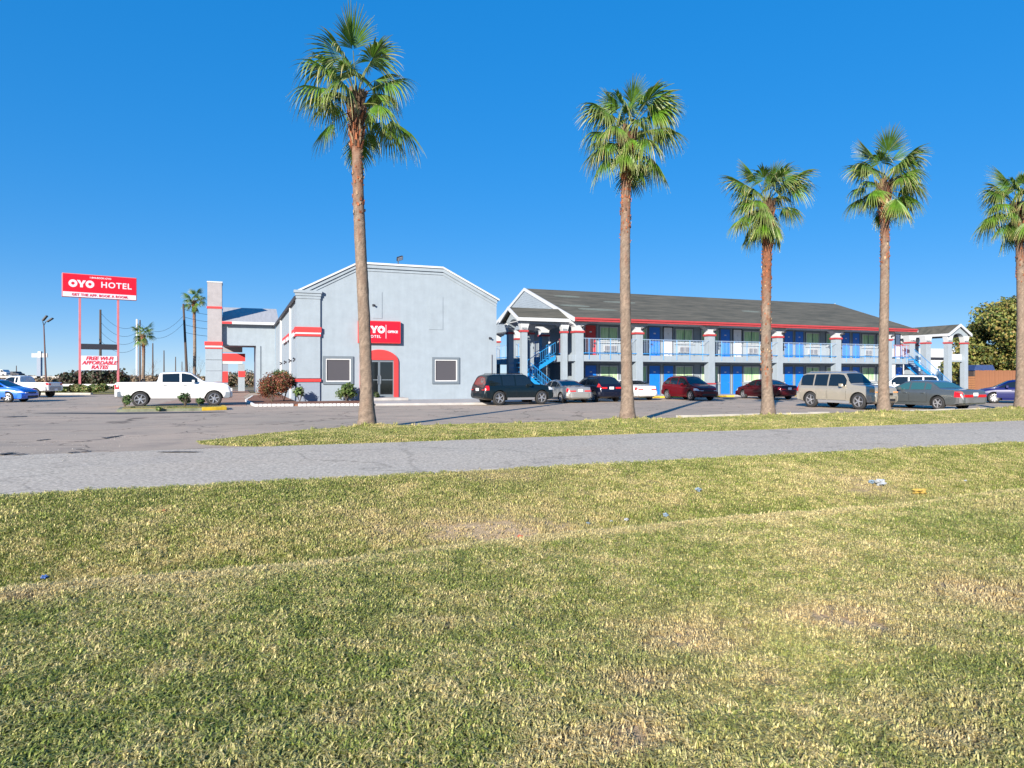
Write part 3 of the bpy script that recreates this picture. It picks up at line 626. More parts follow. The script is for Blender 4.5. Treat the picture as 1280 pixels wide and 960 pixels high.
class Car:
    def __init__(s, L, Wd, zt, belt, zb, tumble, plan, wheels, r):
        s.L, s.W, s.zt, s.belt_, s.zb_, s.tumble, s.plan, s.wx, s.r = L, Wd, zt, belt, zb, tumble, plan, wheels, r
    # x measured from the rear bumper, 0..L
    def top(s, x):
        k = .05; return (interp(s.zt, x - k) + 2 * interp(s.zt, x) + interp(s.zt, x + k)) / 4
    def zb(s, x): return interp(s.zb_, x)
    def belt(s, x): return min(interp(s.belt_, x), s.top(x) - .05)
    def hw(s, x):
        e0 = max(0, 1 - x / .42); e1 = max(0, 1 - (s.L - x) / .55); return s.W / 2 * (1 - s.plan[0] * e0 ** 2.2 - s.plan[1] * e1 ** 2.2) * (1 - .015 * abs(x / s.L - .45) * 2)
    def sec(s, x):
        w_, zb, zs, zt = s.hw(x), s.zb(x), s.belt(x), s.top(x); h = zt - zs; b = w_ - .075; wr = b - s.tumble * max(0, h - .05)
        m = zb + (zs - zb) * .62
        return [(0, zb), (w_ - .16, zb), (w_ - .035, zb + .07), (w_ - .008, zb + .18), (w_, m), (w_ - .012, zs - .14 if zs - .14 > m else (m + zs) / 2), (w_ - .045, zs - .03), (b, zs + .002), ((b * .45 + wr * .55), zs + h * .55),
                (wr, zs + h * .84), (wr - min(.06, h * .3), zs + h * .955), (wr - min(.17, h * .5), zt), (wr * .5, zt + .012), (0, zt + .018)]
    def side(s, x, z):
        p = s.sec(x)[2:10]; q = [(b, a) for a, b in p]; return interp(q, z)
    def topz(s, x, y):
        p = s.sec(x)[9:]; q = [(a, b) for a, b in p][::-1]; return interp(q, abs(y))
    def body(s, paint, bed=None):
        ctrl = set(x for x, _ in s.zt) | {.02, .06, .12, .2, .3, s.L - .02, s.L - .05, s.L - .1, s.L - .18, s.L - .3, s.L - .42}
        for x, _ in s.zt: ctrl |= {x - .05, x + .05}
        xs = sorted({round(min(max(x, 0), s.L), 3) for x in ctrl | {i * .11 for i in range(int(s.L / .11) + 1)}})
        xs = [x for i, x in enumerate(xs) if i == 0 or x - xs[i - 1] > .012]
        mb = MB(); N = 0
        for x in xs:
            p = s.sec(x); ring = [(x - s.L / 2, y, z) for y, z in p] + [(x - s.L / 2, -y, z) for y, z in p[-2:0:-1]]; N = len(ring); mb.v += ring
        for i in range(len(xs) - 1):
            mb.f += [(i * N + k, i * N + (k + 1) % N, (i + 1) * N + (k + 1) % N, (i + 1) * N + k) for k in range(N)]
        mb.f += [tuple(range(N)), tuple(range((len(xs) - 1) * N, len(xs) * N))[::-1]]; mb.m = [0] * len(mb.f)
        me = mb.mesh('body', [paint, 'arch_dark']); fixn(me)
        cut = MB(); n = 24
        for x in s.wx:
            for sg in (-1, 1):
                y0, y1 = sg * (s.W / 2 - .30), sg * (s.W / 2 + .3); o = len(cut.v); R = s.r + .065
                for y in (y0, y1):
                    for k in range(n): t = 2 * pi * k / n; cut.v.append((x - s.L / 2 + R * cos(t) * 1.02, y, s.r + R * sin(t)))
                cut.f += [(o + k, o + (k + 1) % n, o + n + (k + 1) % n, o + n + k) for k in range(n)] + [tuple(range(o, o + n)), tuple(range(o + n, o + 2 * n))]
        if bed: cut.box(bed[0] - s.L / 2, bed[1] - s.L / 2, -s.W / 2 + .14, s.W / 2 - .14, .75, 3)
        cut.m = []; cm = cut.mesh('cut', 'arch_dark'); fixn(cm)
        a = bpy.data.objects.new('a', me); b = bpy.data.objects.new('b', cm); COL.objects.link(a); COL.objects.link(b)
        md = a.modifiers.new('x', 'BOOLEAN'); md.operation = 'DIFFERENCE'; md.solver = 'EXACT'; md.object = b
        dg = bpy.context.evaluated_depsgraph_get(); out = bpy.data.meshes.new_from_object(a.evaluated_get(dg)); out.name = 'body'
        bpy.data.objects.remove(a); bpy.data.objects.remove(b)
        if len(out.polygons) < 50: out = me
        mi = []
        for p in out.polygons:
            c = p.center; dk = 0
            for x in s.wx:
                if hypot(c.x - (x - s.L / 2), c.z - s.r) < s.r + .085 and (abs(c.y) < s.W / 2 - .09) and c.z > .1: dk = 1
            if bed and bed[0] - s.L / 2 - .01 < c.x < bed[1] - s.L / 2 + .01 and abs(c.y) < s.W / 2 - .135 and c.z > .7: dk = 1
            mi.append(dk)
        out.materials.clear(); out.materials.append(M[paint]); out.materials.append(M['arch_dark'])
        out.polygons.foreach_set('material_index', mi)
        out.polygons.foreach_set('use_smooth', [True] * len(out.polygons))
        try: out.set_sharp_from_angle(angle=radians(32))
        except Exception: pass
        return out
    def side_patch(s, x0, x1, zlo, zhi, sg, m, name, parent, off=.006, nx=10, nz=5, skew0=None, smooth=True):
        """a panel lying on the flank, following its curve; zlo, zhi may be functions of x"""
        f = lambda q, x: q(x) if callable(q) else q; mb = MB()
        for i in range(nx + 1):
            x = lerp(x0, x1, i / nx); a, b = f(zlo, x), max(f(zhi, x), f(zlo, x) + .004)
            for j in range(nz + 1):
                z = lerp(a, b, j / nz); mb.v.append((x - s.L / 2, sg * (s.side(x, z) + off), z))
        mb.f = [(i * (nz + 1) + j, (i + 1) * (nz + 1) + j, (i + 1) * (nz + 1) + j + 1, i * (nz + 1) + j + 1) for i in range(nx) for j in range(nz)]; mb.m = [0] * len(mb.f)
        if sg > 0: mb.f = [q[::-1] for q in mb.f]
        return mb.build(name, m, parent, smooth=smooth)
    def top_patch(s, x0, x1, inset, m, name, parent, off=.006, nx=12, ny=10):
        mb = MB()
        for i in range(nx + 1):
            x = lerp(x0, x1, i / nx); wr = s.sec(x)[9][0]; wy = wr - inset - .02
            for j in range(ny + 1):
                y = lerp(-wy, wy, j / ny); mb.v.append((x - s.L / 2, y, s.topz(x, y) + off))
        # push outward along the local slope
        mb.f = [(i * (ny + 1) + j, (i + 1) * (ny + 1) + j, (i + 1) * (ny + 1) + j + 1, i * (ny + 1) + j + 1) for i in range(nx) for j in range(ny)]; mb.m = [0] * len(mb.f)
        me = mb.mesh(name, m, True); fixn(me)
        return link(name, me, parent)
def make_car(kind, paint, label, cat, loc, heading, **o):
    """kind: sedan, crossover, suv, pickup"""
    if kind == 'sedan':
        L, Wd, r = 4.85, 1.83, .33
        zt = [(0, .72), (.04, .90), (.12, 1.00), (.95, 1.07), (1.75, 1.37), (2.15, 1.45), (2.75, 1.455), (3.05, 1.40), (3.80, 1.00), (4.45, .87), (4.72, .74), (4.85, .58)]
        belt = [(0, .95), (1, .98), (3.8, .93), (4.85, .8)]; zb = [(0, .32), (.5, .2), (4.3, .18), (4.85, .24)]; wx = (.98, 3.83); tum = .42
        side = (1.22, 3.62); pill = [1.72, 2.62]; ws = (3.08, 3.76); rw = (1.0, 1.70); doors = [(1.55, 2.60), (2.63, 3.72)]
    elif kind == 'fullsize':
        L, Wd, r = 5.38, 1.98, .345
        zt = [(0, .70), (.04, .90), (.15, 1.00), (1.20, 1.06), (1.72, 1.38), (2.05, 1.46), (2.95, 1.47), (3.25, 1.42), (3.95, 1.03), (5.0, .92), (5.28, .82), (5.38, .62)]
        belt = [(0, .95), (1, .98), (3.9, .95), (5.38, .85)]; zb = [(0, .32), (.5, .22), (4.8, .2), (5.38, .26)]; wx = (1.28, 4.20); tum = .38
        side = (1.62, 3.78); pill = [2.02, 2.85]; ws = (3.28, 3.90); rw = (1.24, 1.68); doors = [(1.85, 2.83), (2.86, 3.92)]
    elif kind == 'crossover':
        L, Wd, r = 4.5, 1.82, .35
        zt = [(0, .75), (.03, .95), (.10, 1.12), (.62, 1.60), (1.0, 1.68), (2.1, 1.70), (2.6, 1.64), (3.45, 1.12), (4.1, .98), (4.38, .85), (4.5, .62)]
        belt = [(0, 1.08), (1, 1.09), (3.5, 1.0), (4.5, .85)]; zb = [(0, .36), (.5, .24), (4.0, .22), (4.5, .3)]; wx = (.82, 3.62); tum = .34
        side = (.42, 3.22); pill = [1.08, 2.05]; ws = (2.65, 3.40); rw = (.13, .58); doors = [(1.10, 2.03), (2.06, 3.15)]
    elif kind == 'suv':
        L, Wd, r = o.get('L', 4.9), o.get('W', 1.92), .415; H = o.get('H', 1.83); q = H - 1.83; e = L - 4.9
        zt = [(0, .80), (.03, 1.0), (.09, 1.15 + q * .5), (.34, 1.74 + q), (.6, 1.82 + q), (2.72, 1.83 + q), (3.00 + e * .5, 1.79 + q), (3.50 + e * .6, 1.24 + q * .5), (4.62 + e, 1.15 + q * .5), (4.84 + e, 1.05 + q * .5), (L, .72)]
        belt = [(0, 1.12 + q * .5), (3.5, 1.09 + q * .5), (L, 1.0)]; zb = [(0, .42), (.5, .30), (4.4, .28), (L, .38)]; wx = (1.02 + e * .35, 3.98 + e * .85); tum = .26
        side = (.30, 3.28 + e * .55); pill = [1.20 + e * .2, 2.12 + e * .35]; ws = (3.03 + e * .5, 3.47 + e * .6); rw = (.11, .32); doors = [(1.42 + e * .3, 2.10 + e * .35), (2.14 + e * .35, 3.28 + e * .55)]
    elif kind == 'pickup':
        L, Wd, r = 5.9, 2.02, .42
        zt = [(0, 1.22), (.05, 1.36), (2.02, 1.38), (2.07, 1.38), (2.12, 1.80), (2.30, 1.91), (3.35, 1.95), (3.75, 1.88), (4.42, 1.40), (4.55, 1.37), (5.45, 1.30), (5.72, 1.16), (5.9, .72)]
        belt = [(0, 1.30), (2.0, 1.32), (4.4, 1.30), (5.9, 1.1)]; zb = [(0, .52), (.8, .46), (5.3, .42), (5.9, .45)]; wx = (1.22, 4.93); tum = .26
        side = (2.26, 4.12); pill = [3.20, 3.22]; ws = (3.80, 4.38); rw = None; doors = [(2.22, 3.18), (3.22, 4.30)]
        if o.get('regular'):
            L = 5.3; zt = [(0, 1.10), (.05, 1.20), (2.30, 1.22), (2.35, 1.22), (2.40, 1.60), (2.52, 1.70), (3.15, 1.72), (3.40, 1.66), (3.95, 1.24), (4.1, 1.2), (4.95, 1.12), (5.2, .95), (5.3, .62)]
            belt = [(0, 1.14), (2.3, 1.14), (4.0, 1.12), (5.3, .95)]; wx = (1.05, 4.35); side = (2.50, 3.75); pill = [2.78]; ws = (3.45, 3.90); doors = [(2.78, 3.85)]; r = .37; Wd = 1.8
    c = Car(L, Wd, zt, belt, zb, tum, o.get('plan', (.10, .12) if kind in ('suv', 'pickup') else (.16, .22)), wx, r); X = lambda x: x - L / 2
    T = thing(o.get('name', {'pickup': 'pickup_truck', 'suv': 'parked_suv'}.get(kind, 'parked_car')), label, cat, (loc[0], loc[1], loc[2] if len(loc) > 2 else 0), heading, o.get('group', 'vehicles parked in the lot'))
    bd = (.10, 1.98) if kind == 'pickup' and not o.get('regular') else (.1, 2.26) if kind == 'pickup' else None
    link('body', c.body(paint, bd), T)
    gl = o.get('glass', 'car_glass')
    # side windows, split by pillars
    xs = [side[0]] + [p for p in pill if side[0] < p < side[1]] + [side[1]]
    for sg in (-1, 1):
        for i in range(len(xs) - 1):
            a, b = xs[i] + .045, xs[i + 1] - .045
            if b - a < .15: continue
            zl = lambda x: c.belt(x) + .045
            zh = lambda x: max(c.belt(x) + .05, c.top(x) - .10)
            c.side_patch(a, b, zl, zh, sg, gl, 'window', T, .010, 14, 4)
        for (a, b) in doors:
            zl = lambda x: max(c.zb(x) + .16, c.zb(x) + .16)
            s1 = c.side_patch(a, b, lambda x: c.zb(x) + .15, lambda x: c.belt(x) - .0, sg, 'plastic_black', 'door_seam', T, .0025, 8, 6)
            dz = max([0] + [0])
            d = c.side_patch(a + .010, b - .010, lambda x: c.zb(x) + .165, lambda x: c.belt(x) - .004, sg, paint, 'door', T, .006, 8, 8)
            hx = a + .14; hz = c.belt(hx) - .13; y = c.side(hx, hz)
            hb = MB().box(X(hx - .01), X(hx + .17), sg * (y + .004) - .012, sg * (y + .004) + .03 * (sg if sg > 0 else 0) + (.012 if sg > 0 else -.02) * 0 + .012, hz - .014, hz + .018)
            hb.build('handle', o.get('handle', paint), d, bevel=.006)
        # rocker cladding
        c.side_patch(wx[0] + r + .10, wx[1] - r - .10, lambda x: c.zb(x) + .02, lambda x: c.zb(x) + .15, sg, o.get('cladding', paint), 'sill', T, .012, 8, 3)
        # mirror
        mx = ws[0] + (ws[1] - ws[0]) * .30 + o.get('mx', 0) - .12; mz = c.belt(mx) + .09; my = c.side(mx, c.belt(mx))
        mr = MB(); mr.box(X(mx - .06), X(mx + .08), *(sorted((sg * (my + .05), sg * (my + .24)))), mz - .07, mz + .09); mr.box(X(mx), X(mx + .05), *sorted((sg * (my - .05), sg * (my + .07))), mz - .07, mz - .03)
        mr.build('mirror', o.get('mirror', paint), T, bevel=.03)
        # head and tail lamps wrap the corners
        hl = o.get('hl', (.42, None, None)); zc = c.top(L - .25)
        h0, h1 = (zc - .24, zc - .06) if kind != 'pickup' else (1.0, 1.24)
        if kind == 'suv': h0, h1 = .86, 1.06
        if kind == 'sedan' or kind == 'fullsize': h0, h1 = .60, .74
        hxa = L - o.get('hlen', .40)
        c.side_patch(hxa, L - .012, lambda x: h0 + .02, lambda x: min(h1, c.top(x) - .07), sg, o.get('hlm', 'lamp_clear'), 'headlight', T, .008, 8, 3)
        t0, t1 = {'sedan': (.72, .93), 'fullsize': (.72, .92), 'crossover': (.86, 1.14), 'suv': (.88, 1.14), 'pickup': (.98, 1.24)}[kind]
        if 'tl' in o: t0, t1 = o['tl']
        tlen = o.get('tlen', .22)
        c.side_patch(.012, tlen, t0, lambda x: min(t1, c.top(x) - .04), sg, 'lamp_red', 'taillight', T, .008, 5, 3)
        # end-face lamps
        wr = c.hw(0) - .035
        MB().box(-L / 2 - .012, -L / 2 + .06, *sorted((sg * (wr - .02), sg * (wr - o.get('tw', .26)))), t0, min(t1, c.top(.02) - .02)).build('taillight', 'lamp_red', T, bevel=.01)
        wf = c.hw(L) - .03
        MB().box(L / 2 - .12, L / 2 + .004, *sorted((sg * wf, sg * (wf - .30))), h0 + .0, min(h1 - .02, c.top(L - .03) + .02)).build('headlight', o.get('hlm', 'lamp_clear'), T, bevel=.012)
    # windscreen and rear glass
    c.top_patch(ws[0], ws[1], .02, gl, 'windshield', T, .010)
    if rw: c.top_patch(rw[0], rw[1], .05, gl, 'rear_window', T, .010)
    # bumpers
    bm_ = o.get('bumper', paint); wr = c.hw(0); wf = c.hw(L); zb0, zb1 = c.zb(.1), c.zb(L - .1)
    def bumper(x0, x1, z0, z1, dirn):
        mb = MB(); N = 18; ys = []
        for i in range(N + 1):
            t = i / N * 2 - 1; yy = t * (c.W / 2 - .01); 
            xe = (L / 2 + .04 - .30 * max(0, abs(t) - .62) ** 1.35 * 2.2) * dirn
            for zz in (z0, z0 + .05, (z0 + z1) / 2, z1 - .03, z1): 
                k = {z0: .05, z1: .04}.get(zz, 0); mb.v.append((xe - k * dirn, yy, zz))
            mb.v.append((xe - .30 * dirn, yy * .97, z1)); mb.v.append((xe - .30 * dirn, yy * .97, z0))
        for i in range(N):
            for j in range(7): a = i * 7 + j; b = i * 7 + (j + 1) % 7; mb.f.append((a, b, b + 7, a + 7))
        mb.f += [tuple(range(7)), tuple(range(N * 7, N * 7 + 7))[::-1]]; mb.m = [0] * len(mb.f)
        me = mb.mesh('bumper', [bm_], True); fixn(me)
        try: me.set_sharp_from_angle(angle=radians(40))
        except Exception: pass
        link('bumper', me, T)
    bumper(0, 0, o.get('rb', (zb0 + .04, zb0 + .36))[0], o.get('rb', (zb0, zb0 + .36))[1], -1)
    bumper(0, 0, zb1 + .02, zb1 + .34, 1)
    # grille, plate, tailgate seam
    zt1 = c.top(L - .02)
    MB().box(L / 2 - .1, L / 2 + .012, -.42, .42, zb1 + .36, max(zb1 + .44, min(zt1 - .03, zb1 + .75))).build('grille', 'plastic_black' if not o.get('chrome') else 'chrome', T, bevel=.015)
    MB().box(L / 2 - .1, L / 2 + .050, -.55, .55, zb1 + .06, zb1 + .20).build('air_intake', 'plastic_black', T, bevel=.015)
    pz = o.get('pz', .80 if kind in ('sedan', 'fullsize') else .92)
    if kind == 'pickup': pz = .62
    MB().box(-L / 2 - (.05 if kind == 'pickup' else .02), -L / 2, -.16, .16, pz - .08, pz + .08).build('licence_plate', 'plate', T)
    if kind in ('suv', 'crossover'):
        for sg in (-1, 1):
            yy = c.sec(1.5)[10][0] - .02; p = [(X(x), sg * yy, c.top(x) + (.015 if x in (.75, 2.75) else .055)) for x in (.75, .85, 1.6, 2.6, 2.75)]
            MB().tube(p, .016, 6).build('roof_rail', o.get('rail', 'plastic_black'), T)
    if kind == 'pickup' and not o.get('regular'):
        MB().box(-L / 2 - .006, -L / 2 + .03, -.72, .72, .70, 1.30).build('tailgate', paint, T, bevel=.01)
    MB().box(-L / 2 + .6, L / 2 - .6, -Wd / 2 + .3, Wd / 2 - .3, zb0 - .04, c.zb(L / 2) + .05).build('underbody', 'arch_dark', T)
    key = (r, o.get('spokes', 5), o.get('dull', False))
    if key not in WH: WH[key] = wheel_mesh(r, .225, key[1], key[2])
    ty, ri = WH[key]
    for x in wx:
        for sg in (-1, 1):
            wv = link('wheel', ty, T, (X(x), sg * (Wd / 2 - .135), r), (0, random.uniform(0, 6), 0 if sg < 0 else pi)); link('rim', ri, wv)
    return T
def park(px, Y, hd, *a, **k): return None
CARS = [
 # kind, paint, label, category, pixel x of centre, distance, heading (deg from world X), options
 ('pickup', 'paint_white', 'white crew cab pickup truck parked behind the planted island', 'pickup truck', 219.5, 39.6, 25, dict(spokes=6, handle='plastic_black', bumper='chrome', hlen=.45, mirror='paint_white')),
 ('suv', 'paint_navy_black', 'near black SUV showing its tail, parked against the right end of the office', 'SUV', 641, 41.6, 31, dict(L=4.8, W=1.85, H=1.80, hlm='lamp_clear', tlen=.3, cladding='rim_dull', rail='plastic_black')),
 ('sedan', 'paint_silver', 'silver sedan seen from behind, parked below the blue stairs', 'car', 704, 45.6, 112, dict(tw=.42, dull=True)),
 ('crossover', 'paint_ink_blue', 'dark blue black crossover seen from behind, left of the white sedan', 'car', 743.5, 47.2, 112, dict(tw=.4, tlen=.35, tl=(.98, 1.2))),
 ('sedan', 'paint_white', 'white sedan parked half behind the palm, nearest the ground floor door', 'car', 786, 50.4, 112, dict(tw=.4)),
 ('crossover', 'paint_dark_red', 'dark red hatchback backed in with its nose to the road', 'car', 861, 49.8, -68, dict(spokes=6, hlen=.5)),
 ('sedan', 'paint_maroon', 'maroon sedan parked nose in behind the rough trunked palm', 'car', 957, 52.0, 112, dict(tw=.4)),
 ('suv', 'paint_champagne', 'big champagne beige SUV parked across from the motel with its nose to the right', 'SUV', 1056, 37.0, -65, dict(L=4.95, W=1.92, H=1.90, hlm='lamp_amber', cladding='rim_dull', rail='rim_dull', glass='car_glass', hlen=.3)),
 ('fullsize', 'paint_slate', 'long slate grey sedan with teal tinted glass and red tail lamps', 'car', 1156, 36.5, 112, dict(tw=.62, tl=(.66, .95), glass='car_glass_teal', bumper='paint_steel_grey', tlen=.4, dull=True)),
 ('suv', 'paint_white', 'white SUV mostly hidden behind the grey sedan', 'SUV', 1130, 50.0, 150, dict(L=4.7, W=1.85, H=1.75)),
 ('sedan', 'paint_deep_blue', 'deep blue car cut off behind the rightmost palm', 'car', 1275, 43.5, 150, dict(spokes=9)),
 ('sedan', 'paint_bright_blue', 'bright blue sedan cut off at the left edge of the photo', 'car', -8, 45.5, 4, dict(spokes=6)),
 ('pickup', 'paint_white', 'small white regular cab pickup behind the bright blue sedan', 'pickup truck', 30, 55.5, 176, dict(regular=True, bumper='rim_dull')),
]
for kind, paint, lb, cat, px, Y, hd, op in CARS:
    make_car(kind, paint, lb, cat, at(px, Y, .0), radians(hd), **op)
# ================================================================= OFFICE BUILDING (local x along the front, y into the building)
OU, OV = 3.56, 45.9
B = thing('office_building', 'pale blue stucco office block with clipped gable front and dark screened windows', 'building', W(OU, OV), A)
WID, DEP = 13.34, 29.1
def ox(px, v=OV): return U(px, v) - OU
prof = [(0, 0), (WID, 0), (WID, 7.0), (9.42, 9.0), (3.72, 9.0), (0, 7.0)]
mb = MB(); mb.prism(prof, 0, .35)
mb.build('front_wall', 'stucco', B)
MB().prism([(0.0, 0), (.3, 0), (.3, 6.8), (0.0, 6.8)], .35, DEP).prism([(WID - .3, 0), (WID, 0), (WID, 6.8), (WID - .3, 6.8)], .35, DEP).prism([(.3, 0), (WID - .3, 0), (WID - .3, 6.8), (9.4, 8.7), (3.74, 8.7), (.3, 6.8)], DEP - .3, DEP).build('side_wall', 'stucco', B)
rp = [(-.14, 6.78), (3.70, 8.72), (9.44, 8.72), (WID + .14, 6.78)]
MB().prism([(-.14, 6.70)] + rp + [(WID + .14, 6.70), (9.42, 8.60), (3.72, 8.60)], .36, DEP + .1).build('roof', 'grey_roof', B)
MB().box(-.24, -.14, .40, DEP, 6.66, 6.80).build('gutter', 'dark_metal', B)
# white two-step coping following the clipped gable
def coping(z0, z1, y0, y1, ext, name, m):
    top = [(-ext, 7.0 - ext * .25), (3.72, 9.0), (9.42, 9.0), (WID + ext, 7.0 - ext * .25)]; mb = MB()
    for (a, b) in zip(top, top[1:]):
        mb.prism([(a[0], a[1] + z0), (b[0], b[1] + z0), (b[0], b[1] + z1), (a[0], a[1] + z1)], y0, y1)
    return mb.build(name, m, B)
coping(.003, .13, -.20, .42, .16, 'coping', 'stucco_trim'); coping(-.22, .001, -.11, -.002, .02, 'coping', 'stucco'); coping(-.42, -.30, -.05, -.003, 0, 'moulding', 'stucco')
# corner pilaster with cornice, red bands, grey base
px1 = ox(400)
pil = MB().box(-.12, px1, -.14, -.004, 1.56, 6.60).box(-.12, -.004, -.004, .9, 1.56, 6.60).build('pilaster', 'stucco', B)
MB().box(-.10, px1 - .02, -.12, -.005, 0, 1.30).box(-.10, -.005, -.004, .88, 0, 1.30).build('pilaster_base', 'grey_panel', B)
MB().box(-.30, px1 + .10, -.30, .0 - .005, 6.95, 7.12).box(-.22, px1 + .05, -.23, -.005, 6.78, 6.948).box(-.16, px1 + .02, -.18, -.005, 6.602, 6.778).build('cornice', 'stucco', B)
def band(x0, x1, y0, z0, z1, m='red_trim', side=.9, nm='red_band'):
    return MB().box(x0, x1, y0, -.006, z0, z1).box(x0, -.006, -.006, side, z0, z1).build(nm, m, B)
band(-.22, px1 + .06, -.24, 4.47, 4.80); band(-.19, px1 + .03, -.21, 4.36, 4.468, 'stucco_trim', nm='trim_band'); band(-.19, px1 + .03, -.21, 4.22, 4.358, nm='red_band')
band(-.19, px1 + .04, -.21, 1.34, 1.52)
# side wall: downspouts, red awning scallops, black spotlights
for y in (U(362, 1) * 0 + 6.6, 18.5):
    MB().box(-.12, -.003, y, y + .16, .1, 6.66).build('downspout', 'white_plain', B)
for k, (y0, y1) in enumerate(((.95, 4.2), (6.9, 10.2), (10.9, 15.0))):
    MB().box(-.14, -.003, y0, y1, 4.36, 4.80).build('red_band', 'red_trim', B)
    sc = MB()
    for i in range(4):
        c = lerp(y0, y1, (i + .5) / 4); rr = (y1 - y0) / 8.4
        sc.prism([(c + rr * cos(t), 4.30 + .30 * sin(t)) for t in [pi * j / 8 for j in range(9)]], -.165, -.142, axis='x')
    sc.build('scallop_trim', 'stucco_trim', B)
for y in (1.8, 6.0, 11.5, 17.0):
    mb = MB(); mb.box(-.12, -.003, y - .06, y + .06, 2.72, 2.86); mb.tube([(-.10, y, 2.80), (-.20, y - .03, 2.88)], [.03, .06], 10); mb.tube([(-.10, y, 2.78), (-.19, y + .05, 2.66)], [.03, .06], 10)
    mb.build('spotlight', 'dark_metal', B)
# windows: grey surround, pale inner frame, dark screen
for a, b in ((403.5, 441.5), (540, 574)):
    x0, x1 = ox(a), ox(b); z0, z1 = 1.17, 2.98; t = .17
    fr = MB(); fr.box(x0, x1, -.09, -.004, z1 - t, z1).box(x0, x1, -.09, -.004, z0, z0 + t).box(x0, x0 + t, -.09, -.004, z0 + t, z1 - t).box(x1 - t, x1, -.09, -.004, z0 + t, z1 - t)
    f = fr.build('window', 'grey_frame', B)
    s2 = .06; a0, a1, c0, c1_ = x0 + t, x1 - t, z0 + t, z1 - t
    MB().box(a0, a1, -.075, -.004, c1_ - s2, c1_).box(a0, a1, -.075, -.004, c0, c0 + s2).box(a0, a0 + s2, -.075, -.004, c0 + s2, c1_ - s2).box(a1 - s2, a1, -.075, -.004, c0 + s2, c1_ - s2).build('frame', 'white_plain', f)
    MB().box(a0 + s2, a1 - s2, -.012, -.004, c0 + s2, c1_ - s2).build('pane', 'screen', f)
# arched red entrance and glass double door
dx0, dx1 = ox(449.5), ox(497.5); cxd = (dx0 + dx1) / 2; ins = .30
arc = [(dx0, .30), (dx0 + ins, .30), (dx0 + ins, 2.76), (dx1 - ins, 2.76), (dx1 - ins, .30), (dx1, .30)]
hw_ = (dx1 - dx0) / 2; arc += [(cxd + hw_ * cos(t), 2.62 + .82 * sin(t)) for t in [pi * j / 24 for j in range(0, 25)]]
me = MB().prism(arc, -.13, -.003).build('red_arch', 'red_trim', B)
x0, x1 = dx0 + ins, dx1 - ins
dr = MB(); t = .055
dr.box(x0, x1, -.06, -.004, 2.70, 2.757)
for a, b in ((x0, cxd - .01), (cxd + .01, x1)):
    dr.box(a, a + t, -.06, -.004, .30, 2.70).box(b - t, b, -.06, -.004, .30, 2.70).box(a + t, b - t, -.06, -.004, 2.62, 2.70).box(a + t, b - t, -.06, -.004, .30, .48).box(a + t, b - t, -.055, -.004, 1.42, 1.47)
door = dr.build('door', 'grey_frame', B)
MB().box(x0 + t, cxd - t, -.018, -.004, .48, 2.62).box(cxd + t, x1 - t, -.018, -.004, .48, 2.62).build('pane', 'door_glass', door)
MB().tube([(cxd - .09, -.07, 1.15), (cxd - .09, -.13, 1.2), (cxd - .09, -.13, 1.7), (cxd - .09, -.07, 1.75)], .016, 6).tube([(cxd + .09, -.07, 1.15), (cxd + .09, -.13, 1.2), (cxd + .09, -.13, 1.7), (cxd + .09, -.07, 1.75)], .016, 6).build('handle', 'chrome', door)
# raised blank panels high on the front
for (a, b, z0, z1) in ((536.5, 553.5, 4.85, 7.1),):
    xa, xb = ox(a), ox(b); MB().box(xa, xb, -.03, -.004, z0, z1).build('blank_panel', 'stucco', B)
xa, xb = ox(466), ox(477.5); MB().box(xa, xb, -.03, -.004, 5.5, 7.25).build('blank_panel', 'stucco', B)
# sign: red box with OYO HOTEL | OFFICE
sx0, sx1 = ox(447), ox(499.5); SG = thing('office_sign', 'red box sign reading OYO HOTEL and OFFICE above the arched office door', 'sign', W(OU + (sx0 + sx1) / 2, OV - .02, 4.58), A)
sw = (sx1 - sx0) / 2
MB().box(-sw, sw, -.30, -.0, -.73, .73).build('cabinet', 'red_trim', SG, bevel=.015)
MB().box(-sw + .05, sw - .05, -.308, -.295, -.68, .68).build('face', 'sign_red', SG)
def oyo(parent, cx, cz, h, y, m='sign_white'):
    """two thick rings with six sided eyes and a thick Y between them"""
    R = h / 2
    for k, xo in enumerate((-1.02 * h, 1.02 * h)):
        mb = MB(); n = 36; hr = R * .40; o = 0; vs = []
        for j in range(n):
            t = 2 * pi * j / n; ro = R * 1.06; hx = hr / max(.82, cos(((t + pi / 6) % (pi / 3)) - pi / 6))
            vs += [(cx + xo + ro * cos(t), y, cz + ro * sin(t)), (cx + xo + hx * cos(t), y, cz + hx * sin(t))]
        vs += [(a, y + .02, c) for a, b, c in vs]
        fs = []
        for j in range(n):
            a, b = 2 * j, 2 * ((j + 1) % n); fs += [(a, b, b + 1, a + 1), (a, a + 2 * n, b + 2 * n, b), (a + 1, b + 1, b + 1 + 2 * n, a + 1 + 2 * n)]
        mb.add(vs, fs); me = mb.mesh('logo_letter', m); fixn(me); link('logo_letter', me, parent)
    w2 = h * .50; t = h * .33
    yy = [(-w2 - .06 * h, .5 * h), (-w2 + t * .95, .5 * h), (0, .06 * h), (w2 - t * .95, .5 * h), (w2 + .06 * h, .5 * h), (t * .52, -.08 * h), (t * .52, -.5 * h), (-t * .52, -.5 * h), (-t * .52, -.08 * h)]
    me = MB().prism([(cx + a, cz + b) for a, b in yy], y - .004, y + .016).mesh('logo_letter', m); fixn(me); link('logo_letter', me, parent)
lx = -sw + (ox(466.5) - sx0)
oyo(SG, lx, .16, .46, -.325)
text('HOTEL', .25, 'sign_white', SG, (lx, -.322, -.31), bold=.002, spacing=1.2)
MB().box(ox(481) - sx0 - sw, ox(481.5) - sx0 - sw, -.325, -.306, -.42, .48).build('divider', 'sign_white', SG)
